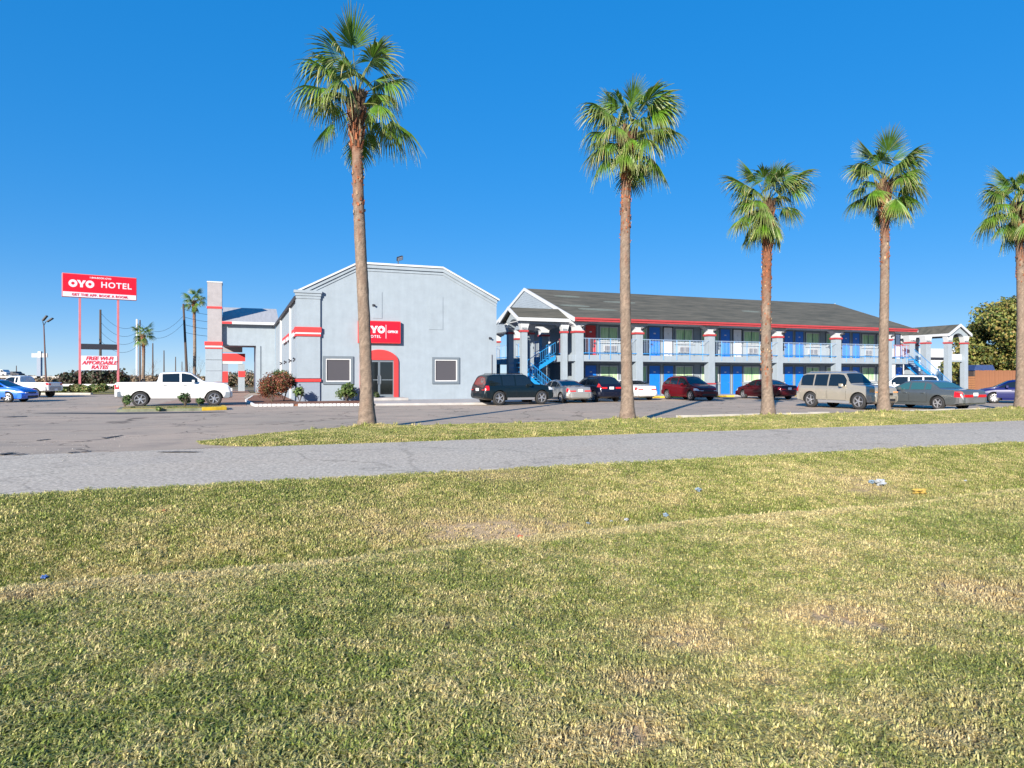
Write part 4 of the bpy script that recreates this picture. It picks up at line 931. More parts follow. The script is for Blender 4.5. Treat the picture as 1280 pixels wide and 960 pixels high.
text('OFFICE', .21, 'sign_white', SG, (ox(489.6) - sx0 - sw, -.322, .02), bold=.008)
# floodlight on the coping
fl = thing('floodlight', 'white faced floodlight standing on top of the office gable', 'lamp', W(OU + ox(498), OV + .05, 9.14), A)
MB().tube([(0, 0, 0), (0, 0, .28)], .03, 8).box(-.05, .05, -.05, .05, 0, .04).build('bracket', 'dark_metal', fl)
mb = MB().box(-.22, .22, -.06, .06, -.14, .14); h_ = mb.build('lamp_head', 'dark_metal', fl, loc=(.10, -.02, .40)); h_.rotation_euler = (radians(35), radians(-20), .35)
lens = MB().box(-.19, .19, -.071, -.061, -.115, .115).build('lens', 'white_plain', h_)
for px, z in ((466.5, 6.35), (612, 4.35)):
    x = ox(px); MB().box(x - .06, x + .06, -.09, -.004, z - .07, z + .07).tube([(x, -.08, z), (x + .06, -.22, z - .03)], [.05, .07], 8).build('wall_lamp', 'dark_metal', B)
MB().box(-.0, WID + .02, -.03, -.003, 0, .14).build('plinth', 'grey_panel', B)
MB().box(WID - .5, WID - .2, -.16, -.004, 1.1, 1.5).box(WID - .38, WID - .34, -.07, -.004, 1.5, 3.2).build('meter_box', 'ac_grille', B)
# ---- apron, steps, mulch bed with brick edging
struct('sidewalk', MB().add([W(9.0, 39.6, z) for z in (0,)] , []) if False else MB().prism([tuple(W(u, v)[:2]) for u, v in ((7.35, 39.9), (16.3, 38.6), (17.6, 40.0), (17.6, 46.2), (7.35, 46.2))], -.02, .13, axis='z'), 'concrete', bevel=.02)
struct('entrance_step', MB().prism([tuple(W(u, v)[:2]) for u, v in ((OU + ox(455), 44.2), (OU + ox(503.5), 44.2), (OU + ox(503.5), 45.88), (OU + ox(455), 45.88))], .131, .30, axis='z'), 'concrete', bevel=.02)
bed = [(.9, 41.6), (7.3, 40.1), (7.3, 45.88), (3.42, 45.88), (3.42, 62), (1.2, 62), (.6, 50)]
struct('mulch_bed', MB().prism([tuple(W(*p)[:2]) for p in bed], -.02, .10, axis='z'), 'mulch')
mbk = MB().box(-.10, .10, -.05, .05, 0, .13).mesh('edging_brick', 'white_plain')
EB = thing('bed_edging', 'low white scalloped brick edging round the office flower bed', 'garden edging', W(.9, 41.6), 0)
seg = [(7.3, 40.05), (.85, 41.55), (.5, 50), (1.1, 60)]
for (a, b) in zip(seg, seg[1:]):
    p, q = W(*a), W(*b); n_ = int((q - p).length / .235)
    for i in range(n_):
        if random.random() < .05: continue
        c = p.lerp(q, (i + .5) / n_) - EB.location; dd = q - p
        link('edging_brick', mbk, EB, c, (random.uniform(-.08, .08), 0, atan2(dd.y, dd.x) + random.uniform(-.12, .12)))
# ================================================================= ENTRANCE CANOPY with tower
CV = 75.0
K = thing('entrance_canopy', 'drive through canopy with tall square tower left of the office', 'canopy', W(-2.8, CV), A)
def kx(px, v=CV): return U(px, v) + 2.8
t0, t1 = kx(259.5), kx(277.5); tl = kx(257); op1 = kx(320); rt_ = OU - .02 + 2.8
MB().box(t0, t1, -.5, 1.6, 4.9, 10.9).build('tower', 'tower_stucco', K, bevel=.01)
MB().box(t0 - .05, t1 + .05, -.55, 1.65, 10.9, 11.02).build('coping', 'stucco_trim', K)
MB().box(t0 - .06, t1 + .03, -.56, 1.6, 8.35, 8.55).build('red_band', 'red_trim', K)
MB().box(tl - .08, t1 + .08, -.68, 1.7, 4.72, 5.08).box(tl - .04, t1 + .04, -.62, 1.7, 4.40, 4.52).build('red_band', 'red_trim', K)
MB().box(tl - .03, t1 + .03, -.60, 1.68, 4.521, 4.719).build('trim_band', 'stucco_trim', K)
for i in range(4):
    z0 = i * 1.09; MB().box(tl, t1 + .02, -.58, 1.66, z0 + .03, z0 + 1.09).build('tower_course', 'stucco', K, bevel=.02)
MB().box(t1, rt_, 0, .45, 4.76, 7.15).build('front_wall', 'stucco', K)
MB().box(op1, rt_, 0, .45, 0, 4.76).build('front_wall', 'stucco', K)
MB().box(op1 + .25, op1 + .42, -.10, -.002, 0, 4.76).build('pilaster', 'stucco', K)
MB().box(t1, rt_, .45, 8.5, 4.9, 5.1).build('ceiling', 'grey_panel', K)
MB().box(op1 - .02, op1 + .4, .46, 8.0, 0, 4.9).build('side_wall', 'grey_panel', K)
# far wall of the canopy, with red band
f1 = kx(303, CV + 8.5); f2 = kx(306.5, CV + 8.5)
MB().box(tl, f1, 8.5, 8.9, 4.35, 4.9).build('rear_beam', 'tower_stucco', K)
MB().box(tl, f2, 8.4, 8.499, 3.35, 4.2).build('red_band', 'red_trim', K); MB().box(tl, f1, 8.42, 8.9, 3.05, 3.33).build('trim_band', 'stucco_trim', K)
MB().box(f1 - .45, f2 - .05, 8.5, 8.9, 0, 3.04).build('rear_column', 'stucco', K); MB().box(f1 - .42, f2, 8.42, 8.499, 1.6, 2.25).build('red_band', 'red_trim', K)
MB().box(tl, kx(285, CV + 8.5), 8.5, 8.9, 0, 3.04).build('rear_column', 'grey_panel', K); MB().box(tl, kx(285, CV + 8.5), 8.42, 8.499, 1.0, 2.2).build('red_band', 'red_trim', K)
# low pitched roof with pale fascia
MB().prism([(-.45, 7.10), (5.0, 9.0), (10.0, 7.1), (10.0, 6.98), (5.0, 8.88), (-.45, 6.98)], t1 + .02, rt_ + .35, axis='x').build('roof', 'grey_roof', K)
MB().box(t1 + .02, rt_ + .0, -.56, -.451, 6.86, 7.12).build('fascia', 'stucco_trim', K); MB().box(t1 + .02, t1 + .9, -.60, -.561, 6.88, 7.10).build('red_band', 'red_trim', K)
MB().box(t1 + .02, rt_ - .0, -.59, -.562, 6.80, 6.86).build('gutter', 'dark_metal', K)
struct('driveway', MB().prism([tuple(W(*p)[:2]) for p in ((-4.6, 44), (.45, 41.8), (.45, 62), (1.1, 74), (1.1, 92), (-3.2, 92), (-3.2, 74))], -.02, .008, axis='z'), 'drive_paving')
# ================================================================= MOTEL WING (local x along the front from the corner pillar, y into the building)
MU, MV = 23.98, 48.0
B = thing('motel_building', 'long two storey motel wing with dark shingle roof, blue doors and galleries', 'building', W(MU, MV), A)
def mx(px, dv=0): return U(px, MV + dv) - MU
WALL = 1.75; FL = 3.35; SB = 2.84; EA = 5.92; XE = 35.2; NZ = 17.6
# walls of the rooms
MB().box(1.9, XE - 1.2, WALL, WALL + .2, .13, 6.1).box(1.9, 2.1, WALL + .2, NZ - WALL, .13, 6.1).box(XE - 1.4, XE - 1.2, WALL + .2, NZ - WALL, .13, 6.1).box(1.9, XE - 1.2, NZ - WALL, NZ - WALL + .2, .13, 6.1).build('room_wall', 'stucco', B)
struct('motel_walkway', MB().prism([tuple(W(MU + a, MV + b)[:2]) for a, b in ((-1.0, -.9), (XE + .9, -.9), (XE + .9, NZ + .8), (-1.0, NZ + .8))], -.02, .13, axis='z'), 'concrete', bevel=.02)
# gallery slab and its pale fascia
def slabpart(x0, x1, y0, y1): return MB().box(x0, x1, y0, y1, SB, FL - .02)
slabpart(-.30, XE, -.30, WALL).build('gallery_slab', 'stucco', B)
slabpart(-.30, 1.9, WALL, NZ).build('gallery_slab', 'stucco', B)
MB().box(.2, XE, .0, WALL - .01, SB - .03, SB - .002).build('soffit', 'grey_panel', B)
MB().box(-.3, XE, -.2, WALL, EA - .04, EA + .02).box(-.3, 1.9, WALL, NZ + .2, EA - .04, EA + .02).build('eave_soffit', 'stucco_trim', B)
# roof
ry = 8.9; rz = 9.45; y0, y1, z0 = -.85, 2 * 8.9 + .85, 6.12; xa, xb = -.35, XE + .5
mb = MB()
mb.prism([(y0, z0), (ry, rz), (y1, z0), (y1, z0 - .14), (ry, rz - .14), (y0, z0 - .14)], xa, xb, axis='x'); mb.build('roof', 'asphalt_shingle', B)
sl = (rz - z0) / (ry - y0)
r = random.Random(3)
for i in range(5):   # pale worn streaks of the shingles: thin patches lying on the slope
    yy = (3.0, 2.0, 5.0, 6.4, 3.6)[i]; xx = (1.6, 3.2, 7.0, 2.6, 20.0)[i]; ln = (2.6, 3.4, 3.0, 2.4, 2.0)[i]; h = .28; n = 16; vs = []
    for k in range(n):
        t = 2 * pi * k / n; a = xx + ln * .5 * cos(t) * (1 + .15 * r.random()); b = yy + h * sin(t) * (1 + .5 * r.random()); vs.append((a, b, z0 + (b - y0) * sl + .006))
    MB().add(vs, [tuple(range(n))]).build('worn_shingle_patch', 'moss_streak', B)
MB().box(xa, xb, y0 - .05, y0 - .002, z0 - .27, z0 + .02).build('fascia', 'red_muted', B)
MB().box(xa, xb, y0 - .13, y0 - .051, z0 - .12, z0 - .02).build('gutter', 'red_muted', B)
for s, xx in ((-1, xa), (1, xb)):   # white barge boards
    x_, X_ = (xx - .10, xx - .002) if s < 0 else (xx + .002, xx + .10)
    MB().prism([(y0 - .05, z0 - .30), (ry, rz - .22), (ry, rz + (.05 if s < 0 else -.02)), (y0 - .05, z0 + (.03 if s < 0 else -.03))], x_, X_, axis='x').prism([(y1 + .05, z0 - .30), (ry, rz - .22), (ry, rz + .05), (y1 + .05, z0 + .03)], x_, X_, axis='x').build('barge_board', 'stucco_trim', B)
    g = MB()
    nb = 16      # gable siding boards
    for i in range(nb):
        za, zb_ = lerp(EA, rz - .3, i / nb), lerp(EA, rz - .3, (i + 1) / nb) - .006
        wa = lambda z: (rz - .16 - z) / sl
        g2 = MB().prism([(ry - wa(za), za), (ry + wa(za), za), (ry + wa(zb_), zb_), (ry - wa(zb_), zb_)], *((xx + .0, xx + .10) if s < 0 else (xx - .10, xx - .0)), axis='x')
        g2.build('siding_board', 'stucco', B)
# columns of the front and of the gable end
COLX = [0.35] + [mx(p) for p in (797, 887, 972, 1045, 1108.5)]
def column(x, y, w_, corner=False, parent=B, h=EA):
    c = thing('x', None, None); bpy.data.objects.remove(c)
    a = w_ / 2; o = MB().box(x - a, x + a, y - a, y + a, 1.12, 5.02).build('column', 'stucco', parent, bevel=.012)
    MB().box(x - a - .03, x + a + .03, y - a - .03, y + a + .03, .13, 1.0).build('column_base', 'grey_panel', o)
    MB().box(x - a - .06, x + a + .06, y - a - .06, y + a + .06, 1.001, 1.12).build('red_band', 'red_muted', o)
    MB().box(x - a - .08, x + a + .08, y - a - .08, y + a + .08, 5.02, 5.17).build('red_band', 'red_muted', o)
    cap = [(-a - .02, 5.171), (a + .02, 5.171), (a + .04, 5.45), (a + .16, 5.62), (a + .42, 5.72), (a + .46, h - .06), (-a - .46, h - .06), (-a - .42, 5.72), (-a - .16, 5.62), (-a - .04, 5.45)]
    MB().prism([(x + p, z) for p, z in cap], y - a, y + a).build('capital', 'stucco_trim', o)
    return o
for i, x in enumerate(COLX):
    o = column(x, .0, .68 if i == 0 else .62)
    mb = MB(); xx = x + .12; mb.box(xx - .07, xx + .07, -.60, -.53 if i == 0 else -.40, 5.36, 5.48); mb.tube([(xx, -.5, 5.42), (xx + .16, -.72, 5.50)], [.05, .09], 8).tube([(xx, -.5, 5.42), (xx - .16, -.72, 5.50)], [.05, .09], 8); mb.build('floodlamp', 'dark_metal', o)
for y in (5.6, 11.4, 17.2): column(.0, y, .62)
# railings: posts with drop brackets, rails, slender balusters
def railing(x0, y0_, x1, y1_, npost, red=False, parent=B):
    p, q = Vector((x0, y0_, 0)), Vector((x1, y1_, 0)); L = (q - p).length; d = (q - p) / L; zt, zb = 4.60, 3.47
    def bar(mb, z, t): mb.tube([(p.x, p.y, z), (q.x, q.y, z)], t, 4)
    mb = MB(); bar(mb, zt, .028); o = mb.build('railing', 'pole_pink' if red else 'pale_rail', parent)
    mb = MB(); bar(mb, zb, .034); mb.build('bottom_rail', 'blue_metal', o)
    for i in range(npost):
        c = p + d * (L * (i + .5) / npost); MB().tube([(c.x, c.y, 3.0), (c.x, c.y, zt)], .028, 4).build('post', 'blue_metal', o)
    mb = MB(); n_ = int(L / .14)
    for i in range(1, n_): c = p + d * (L * i / n_); mb.tube([(c.x, c.y, zb), (c.x, c.y, zt)], .0095, 4, cap=False)
    b = mb.build('balusters', 'pole_pink' if red else 'pale_rail', o); b['kind'] = 'stuff'; return o
ends = [(.35 + .35, COLX[1] - .31)] + [(a + .31, b - .31) for a, b in zip(COLX[1:], COLX[2:])]
for i, (a, b) in enumerate(ends): railing(a, -.34, b, -.34, 5)
railing(COLX[-1] + .39, -.34, XE + .1, -.34, 3, red=True)
for a, b in ((5.95, 11.05), (11.75, 16.85)): railing(-.34, a, -.34, b, 4)
railing(-.34, .55, -.34, 1.9, 2, red=True)
# doors and windows
def mdoor(px0, px1, zf, m):
    x0, x1 = mx(px0, WALL), mx(px1, WALL); z1 = zf + 2.42; y = WALL
    f = MB(); t = .09; f.box(x0 - t, x0, y - .05, y - .003, zf, z1 + t).box(x1, x1 + t, y - .05, y - .003, zf, z1 + t).box(x0, x1, y - .05, y - .003, z1, z1 + t)
    d = MB().box(x0, x1, y - .03, y - .004, zf + .01, z1).build('door', m, B)
    f.build('frame', 'dark_metal' if m == 'white_door' else 'grey_frame', d)
    pn = MB()
    w_ = x1 - x0
    for (za, zb_) in ((.25, 1.0), (1.15, 2.2)):
        for (fa, fb) in ((.12, .46), (.54, .88)): pn.box(x0 + w_ * fa, x0 + w_ * fb, y - .042, y - .031, zf + za, zf + zb_)
    pn.build('door_panel', m, d)
    MB().box(x0 + w_ * .40, x0 + w_ * .60, y - .046, y - .040, zf + 1.85, zf + 1.95).build('room_number_plate', 'white_plain', d)
    MB().tube([(x1 - .12, y - .03, zf + 1.0), (x1 - .12, y - .10, zf + 1.0)], [.02, .035], 8).build('handle', 'chrome', d)
def mwin(px0, px1, z0, z1, m='curtain', sill=True):
    x0, x1 = mx(px0, WALL), mx(px1, WALL); y = WALL; t = .07
    f = MB().box(x0 - t, x0, y - .06, y - .003, z0 - t, z1 + t).box(x1, x1 + t, y - .06, y - .003, z0 - t, z1 + t).box(x0, x1, y - .06, y - .003, z1, z1 + t).box(x0, x1, y - .06, y - .003, z0 - t, z0)
    if x1 - x0 > 1: f.box((x0 + x1) / 2 - .025, (x0 + x1) / 2 + .025, y - .05, y - .012, z0, z1)
    o = f.build('window', 'grey_frame', B)
    t2 = .09; MB().box(x0, x0 + t2, y - .04, y - .012, z0, z1).box(x1 - t2, x1, y - .04, y - .012, z0, z1).box(x0 + t2, x1 - t2, y - .04, y - .012, z1 - t2, z1).box(x0 + t2, x1 - t2, y - .04, y - .012, z0, z0 + t2).build('sash', 'stucco_trim', o)
    # pleated curtain behind glass
    n_ = max(6, int((x1 - x0) / .09)); mb = MB(); vs = []
    for i in range(n_ + 1):
        xx = lerp(x0, x1, i / n_); yy = y - .010 + (.006 if i % 2 else 0); vs += [(xx, yy, z0), (xx, yy, z1)]
    mb.add(vs, [(2 * i, 2 * i + 2, 2 * i + 3, 2 * i + 1) for i in range(n_)]); mb.build('curtain', m, o)
    if sill: MB().box(x0 - .12, x1 + .12, y - .14, y - .061, z0 - t - .06, z0 - t).build('sill', 'stucco_trim', o)
def ac(px0, px1, z0=3.66, z1=4.22):
    x0, x1 = mx(px0, WALL), mx(px1, WALL); y = WALL
    o = MB().box(x0, x1, y - .16, y - .004, z0, z1).build('air_conditioner', 'grey_roof', B, bevel=.015)
    for k in range(2):
        a = lerp(x0, x1, .08 + k * .46); b = lerp(x0, x1, .46 + k * .46); MB().box(a, b, y - .172, y - .161, z0 + .09, z1 - .09).build('grille', 'ac_grille', o)
UP, LO = FL, .13
bays = [
 dict(u=[(731.5, 744.5, 'red_door')], l=[(731.5, 745, 'blue_door')], w=[(749.5, 772.5)], a=[(754, 770)]),
 dict(u=[(811.5, 824.5, 'blue_door'), (829.5, 840, 'white_door')], l=[(811.5, 824.5, 'blue_door'), (829.5, 841, 'blue_door')], w=[(799.5, 808.5), (844, 866), (876, 881)], a=[(847.5, 862)]),
 dict(u=[(900.5, 912, 'blue_door'), (916.5, 926.5, 'white_door')], l=[(900.5, 912, 'blue_door'), (916, 927, 'blue_door')], w=[(893, 898), (929, 949.5)], a=[(934, 946)]),
 dict(u=[(980.5, 990.5, 'blue_door'), (994, 1003.8, 'blue_door')], l=[(980.5, 990.5, 'blue_door'), (994, 1003.8, 'blue_door')], w=[(976, 979), (1007, 1024), (1032.5, 1040)], a=[(1009.5, 1021), (1036, 1040)]),
 dict(u=[(1052.6, 1061.5, 'blue_door'), (1065.5, 1074, 'blue_door')], l=[(1052.6, 1061.5, 'blue_door'), (1065.5, 1074, 'blue_door')], w=[(1077, 1093), (1096, 1101)], a=[(1080, 1088.5)]),
 dict(u=[(1119, 1124.5, 'white_door')], l=[(1120, 1127, 'blue_door')], w=[], a=[]),
]
k = 0
for b in bays:
    for q in b['u']: mdoor(q[0], q[1], UP, q[2])
    for q in b['l']: mdoor(q[0], q[1], LO, q[2])
    for q in b['w']:
        k += 1
        mwin(q[0], q[1], 4.52, 5.70, 'curtain'); mwin(q[0], q[1], 1.18, 2.55, 'curtain_pale' if k % 2 else 'curtain')
    for q in b['a']: ac(*q)
# doors on the gable end
for zf in (UP, LO):
    for y, m in ((3.0, 'blue_door'), (8.5, 'white_door'), (13.5, 'blue_door')):
        d = MB().box(1.86, 1.896, y, y + .95, zf + .01, zf + 2.3).build('door', m, B); MB().box(1.84, 1.859, y + .12, y + .83, zf + 1.2, zf + 2.1).build('door_panel', m, d)
# ================================================================= STAIR PAVILIONS
def pavilion_roof(P, along, a0, a1, c, half, ze, zr, m_fascia='stucco_trim'):
    """gable roof with its ridge along x or y from a0 to a1, centred on c"""
    ov = .30; t = .12
    pr = [(c - half - ov, ze), (c, zr), (c + half + ov, ze), (c + half + ov, ze - t), (c, zr - t), (c - half - ov, ze - t)]
    ax = 'x' if along == 'x' else 'y'
    def PR(mb, poly, s0, s1): return mb.prism(poly, s0, s1, axis=ax)
    PR(MB(), pr, a0, a1).build('roof', 'asphalt_shingle', P)
    PR(MB(), [(c - half - ov - .03, ze - .26), (c, zr - .22), (c, zr + .05), (c - half - ov - .03, ze + .02)], a0 - .10, a0 - .002).build('barge_board', m_fascia, P)
    PR(MB(), [(c + half + ov + .03, ze - .26), (c, zr - .22), (c, zr + .05), (c + half + ov + .03, ze + .02)], a0 - .10, a0 - .002).build('barge_board', m_fascia, P)
    for s in (-1, 1):
        e = c + s * (half + ov); lo, hi = sorted((e + s * .002, e + s * .06))
        bb = MB().box(a0, a1, lo, hi, ze - .24, ze + .01) if ax == 'x' else MB().box(lo, hi, a0, a1, ze - .24, ze + .01); bb.build('fascia', m_fascia, P)
def arch_wall(P, poly_axis, p0, p1, s0, s1, z0, zr, c, half, r_):
    """gable infill with a round arch between two columns"""
    n = 14; top = [(c + half, z0 + .55), (c, zr - .16), (c - half, z0 + .55)]
    pts = [(c - half, z0)] + [(c - r_, z0)] + [(c - r_ * cos(pi * i / n), z0 + min(r_, .62) * sin(pi * i / n)) for i in range(1, n)] + [(c + r_, z0), (c + half, z0)] + top
    me = MB().prism(pts, s0, s1, axis=poly_axis).mesh('arch_panel', 'stucco'); fixn(me); link('arch_panel', me, P)
def pcol(P, x, y, w_, z1=5.35, red=5.0):
    a = w_ / 2; o = MB().box(x - a, x + a, y - a, y + a, .02, z1).build('column', 'stucco', P, bevel=.01)
    MB().box(x - a - .06, x + a + .06, y - a - .06, y + a + .06, red, red + .15).build('red_band', 'red_muted', o)
    MB().prism([(x - a, red + .151), (x + a, red + .151), (x + a + .2, z1 + .45), (x - a - .2, z1 + .45)], y - a, y + a).build('capital', 'stucco_trim', o); return o
def stair(P, x0, z0, x1, z1, y0, y1, n, m='blue_metal', axis='x', nm='stair_flight'):
    o = thing(nm, None, None); o.parent = P; o.name = nm
    def pt(a, y, z): return (a, y, z)
    dx = (x1 - x0) / n; dz = (z1 - z0) / n
    me = MB().box(-.16, .16, y0 + .04, y1 - .04, -.02, .02).mesh('step', m)
    for i in range(n): link('step', me, o, (x0 + dx * (i + .5), 0, z0 + dz * (i + 1)))
    for y in (y0, y1):
        q = [(x0, z0 - .02), (x1, z1 - .02), (x1, z1 - .34), (x0, z0 - .34)]
        me2 = MB().prism(q, y - .03, y + .03).mesh('stringer', m); fixn(me2); link('stringer', me2, o)
        mb = MB().tube([(x0, y, z0 + 1.0), (x1, y, z1 + 1.0)], .028, 6).tube([(x0, y, z0 + .2), (x1, y, z1 + .2)], .02, 6)
        nb_ = int(abs(x1 - x0) / .18)
        for i in range(nb_ + 1): t = i / nb_; mb.tube([(lerp(x0, x1, t), y, lerp(z0, z1, t) + (.0 if i % 6 == 0 else .2)), (lerp(x0, x1, t), y, lerp(z0, z1, t) + 1.0)], .022 if i % 6 == 0 else .011, 4)
        mb.build('handrail', m, o)
    return o
# left pavilion, its ridge running out from the gable end
PU, PV = 19.9, 48.4
P = thing('stair_pavilion', 'small gabled stair pavilion at the near left end of the motel wing', 'pavilion', W(PU, PV), A, 'stair pavilions')
half = 1.5; cc = 1.4
pavilion_roof(P, 'x', -.55, 4.0, cc, half + .15, 6.05, 6.98)
pcol(P, .1, 0, .44); pcol(P, .1, 2.8, .44); pcol(P, U(663, PV + 2.8) - PU, 2.8, .42); pcol(P, U(705, PV) - PU - .0, 0.0, .42)
arch_wall(P, 'x', 0, 0, -.20, .40, 5.45, 6.98, cc, 1.4, .95)
MB().box(.4, 4.0, -.20, .2, 5.68, 5.82).box(.4, 4.0, 2.6, 3.0, 5.68, 5.82).build('beam', 'stucco', P)
MB().box(-.2, 3.9, -.2, 3.0, 5.825, 5.88).build('ceiling', 'stucco_trim', P)
struct('stair_pad', MB().prism([tuple(W(PU + a, PV + b)[:2]) for a, b in ((-.6, -.6), (3.05, -.6), (3.05, 4), (-.6, 4))], -.02, .06, axis='z'), 'concrete')
ST = thing('staircase', 'bright blue steel staircase folding up to the gallery inside the left pavilion', 'staircase', W(PU, PV), A, 'blue staircases')
stair(ST, .8, 1.72, 3.55, 3.36, 1.75, 2.7, 9); stair(ST, 2.9, .06, .8, 1.70, .35, 1.45, 9)
MB().box(-.1, .8, .3, 2.8, 1.62, 1.72).build('landing', 'blue_metal', ST)
for (x, y) in ((-.05, .35), (-.05, 2.75), (.75, 2.75), (.75, .35)): MB().box(x - .05, x + .05, y - .05, y + .05, .06, 1.62).build('leg', 'blue_metal', ST)
mb = MB()
for z in (2.0, 2.35, 2.7): mb.tube([(-.08, .32, z), (-.08, 2.78, z)], .02, 5)
mb.build('landing_rail', 'blue_metal', ST)
# right pavilion, its gable towards the road
QU, QV = 67.1, 49.8
P = thing('stair_pavilion', 'white columned gabled stair pavilion at the far right end of the motel wing', 'pavilion', W(QU, QV), A, 'stair pavilions')
pavilion_roof(P, 'y', -.45, 6.4, 1.5, 1.35, 6.0, 6.98)
for x, y in ((.3, 0), (2.7, 0), (.3, 5.6), (2.7, 5.6)): pcol(P, x, y, .52)
arch_wall(P, 'y', 0, 0, -.25, .25, 5.45, 6.98, 1.5, 1.45, .85)
pcol(P, U(1157, QV + 1.2) - QU, 1.2, .66); pcol(P, U(1137, QV + 1.2) - QU, 1.2, .7)
MB().prism([(-7.0, 5.72), (.0, 5.72), (.0, 6.12), (-7.0, 6.12)], 5.0, 6.2, axis='y').build('link_roof', 'stucco_trim', P)
MB().box(.6, 2.4, .05, .20, 3.3, 3.95).build('cross_beam', 'stucco_trim', P)
MB().box(.6, 2.4, -.05, .02, 3.15, 3.28).build('cross_beam', 'stucco', P)
ST = thing('staircase', 'blue steel staircase falling to the right from the far end of the gallery', 'staircase', W(61.6, 49.3), A, 'blue staircases')
stair(ST, 5.6, .10, .4, 3.34, 0, 1.3, 17)
MB().box(-2.6, .4, -.05, 1.35, 3.24, 3.34).build('landing', 'blue_metal', ST)
# yellow wheel stops
stops = [838, 850, 884, 897, 985, 912]
ys = thing('wheel_stop', 'yellow concrete wheel stop beside the white sedan', 'wheel stop', W(U(812, 46.0), 46.0), A, 'yellow wheel stops'); MB().prism([(-.08, 0), (.08, 0), (.05, .14), (-.05, .14)], -.9, .9, axis='x').build('block', 'yellow_paint', ys, bevel=.01)
WL = ['yellow wheel stop left of the dark red hatchback', 'yellow wheel stop to the right of the dark red hatchback', 'yellow wheel stop left of the maroon sedan', 'yellow wheel stop right of the maroon sedan', 'yellow wheel stop under the nose of the dark red hatchback', 'yellow wheel stop between hatchback and maroon sedan']
for px, lb in zip((828.5, 884, 906, 996, 846, 896), WL):
    c = copy_tree(ys); c.location = W(U(px, 46.0), 46.0); c['label'] = lb
# ================================================================= ROADSIDE SIGN
def pdir(px): return at(px, 1)
SA = atan2(.59, .807); Y0 = 78.0
SL = Vector((R_(77.5) * Y0, Y0, 0)); 
T = thing('pylon_sign', 'tall red roadside sign reading OYO HOTEL on two pink poles', 'sign', SL, SA)
def sxp(px):   # distance along the sign plane for a photo column
    r = R_(px); return (r * SL.y - SL.x) / (cos(SA) - r * sin(SA))
def szp(py, px): t = sxp(px); return ZY(py, SL.y + t * sin(SA))
w1 = sxp(171); zt, zb = szp(340.5, 77.5), szp(370.5, 77.5)
MB().box(0, w1, -.0, .5, zb, zt).build('cabinet', 'pole_pink', T, bevel=.05)
zs = lerp(zb, zt, .225)
MB().box(.08, w1 - .08, -.012, -.001, zs, zt - .08).build('red_face', 'sign_red', T); MB().box(.08, w1 - .08, -.012, -.001, zb + .05, zs - .01).build('white_face', 'sign_white', T)
H = zt - zb; mid = lerp(zs, zt, .46)
oyo(T, w1 * .250, mid, H * .30, -.035)
text('HOTEL', H * .345, 'sign_white', T, (w1 * .715, -.03, mid), bold=.02, spacing=1.12, ext=.012)
text('1-844-BOOK-OYO', H * .10, 'sign_white', T, (w1 * .5, -.03, zt - H * .135), bold=.008)
text('GET THE APP. BOOK A ROOM.', H * .14, 'sign_ink', T, (w1 * .5, -.03, (zb + zs) / 2), bold=.014, spacing=1.1)
p1, p2 = sxp(100), sxp(148)
for p in (p1, p2): MB().box(p - .11, p + .11, .12, .36, -.05, zb + .02).build('pole', 'pole_pink', T, bevel=.01)
a, b = szp(429.5, 103), szp(436.5, 103); MB().box(p1 + .112, p2 - .112, .14, .34, b, a).build('message_board', 'dark_metal', T)
a, b = szp(444.5, 103), szp(462.5, 103); rd = MB().box(p1 + .112, p2 - .112, .08, .30, b, a).build('rate_board', 'sign_white', T)
hh = a - b
for i, s in enumerate(('FREE Wi-Fi', 'AFFORDABLE', 'RATES')):
    text(s, hh * .34, 'sign_ink', rd, ((p1 + p2) / 2, .07, a - hh * (.19 + .31 * i)), bold=.022, shear=.25, sx=1.02 if i == 1 else 1.05)
# ================================================================= LEFT BACKGROUND
def box_thing(name, label, cat, loc, rz, parts, group=None):
    t = thing(name, label, cat, loc, rz, group)
    for nm, m, bx in parts: MB().box(*bx).build(nm, m, t)
    return t
# lot lamp
L_ = at(58, 90); T = thing('lot_lamp', 'tall thin parking lot lamp with two tilted heads, left of the hotel sign', 'street lamp', L_)
zt = ZY(407, 90); tx = R_(54.8) * 90 - L_.x
MB().tube([(0, 0, -.05), (tx, 0, zt)], [.13, .07], 8).build('pole', 'rust_metal', T)
for s, (dx_, dz_) in ((0, (-.15, .55)), (1, (.25, .5))):
    MB().tube([(tx, 0, zt), (tx + dx_, 0, zt + dz_)], .05, 6).build('arm', 'dark_metal', T)
    h_ = MB().box(-.42, .42, -.2, .2, -.06, .08).build('lamp_head', 'dark_metal', T, loc=(tx + dx_ + (.30 if s == 0 else .55), 0, zt + dz_ + (.40 if s == 0 else .22))); h_.rotation_euler = (0, radians(-50 if s == 0 else -32), 0)
# slender grey pylon sign further back
T = thing('pylon_sign', 'narrow pale grey pylon with small sign boxes near the left edge', 'sign', at(49.5, 150)); z1 = ZY(441, 150)
MB().box(-.42, .42, -.3, .3, -.05, z1 - 1).build('pylon', 'grey_panel', T); MB().box(-.2, .45, -.32, .28, z1 - 1, z1 + .3).build('pylon_cap', 'stucco_trim', T)
MB().box(-1.7, -.25, -.1, .1, z1 - 1.0, z1 - .1).box(.5, 1.7, -.1, .1, z1 - 1.0, z1 - .1).build('sign_box', 'grey_roof', T)
T = thing('mast', 'plain white mast behind the small fan palm', 'mast', at(171.3, 150)); MB().tube([(0, 0, 0), (0, 0, ZY(399, 150))], [.24, .20], 10).build('pole', 'white_plain', T)
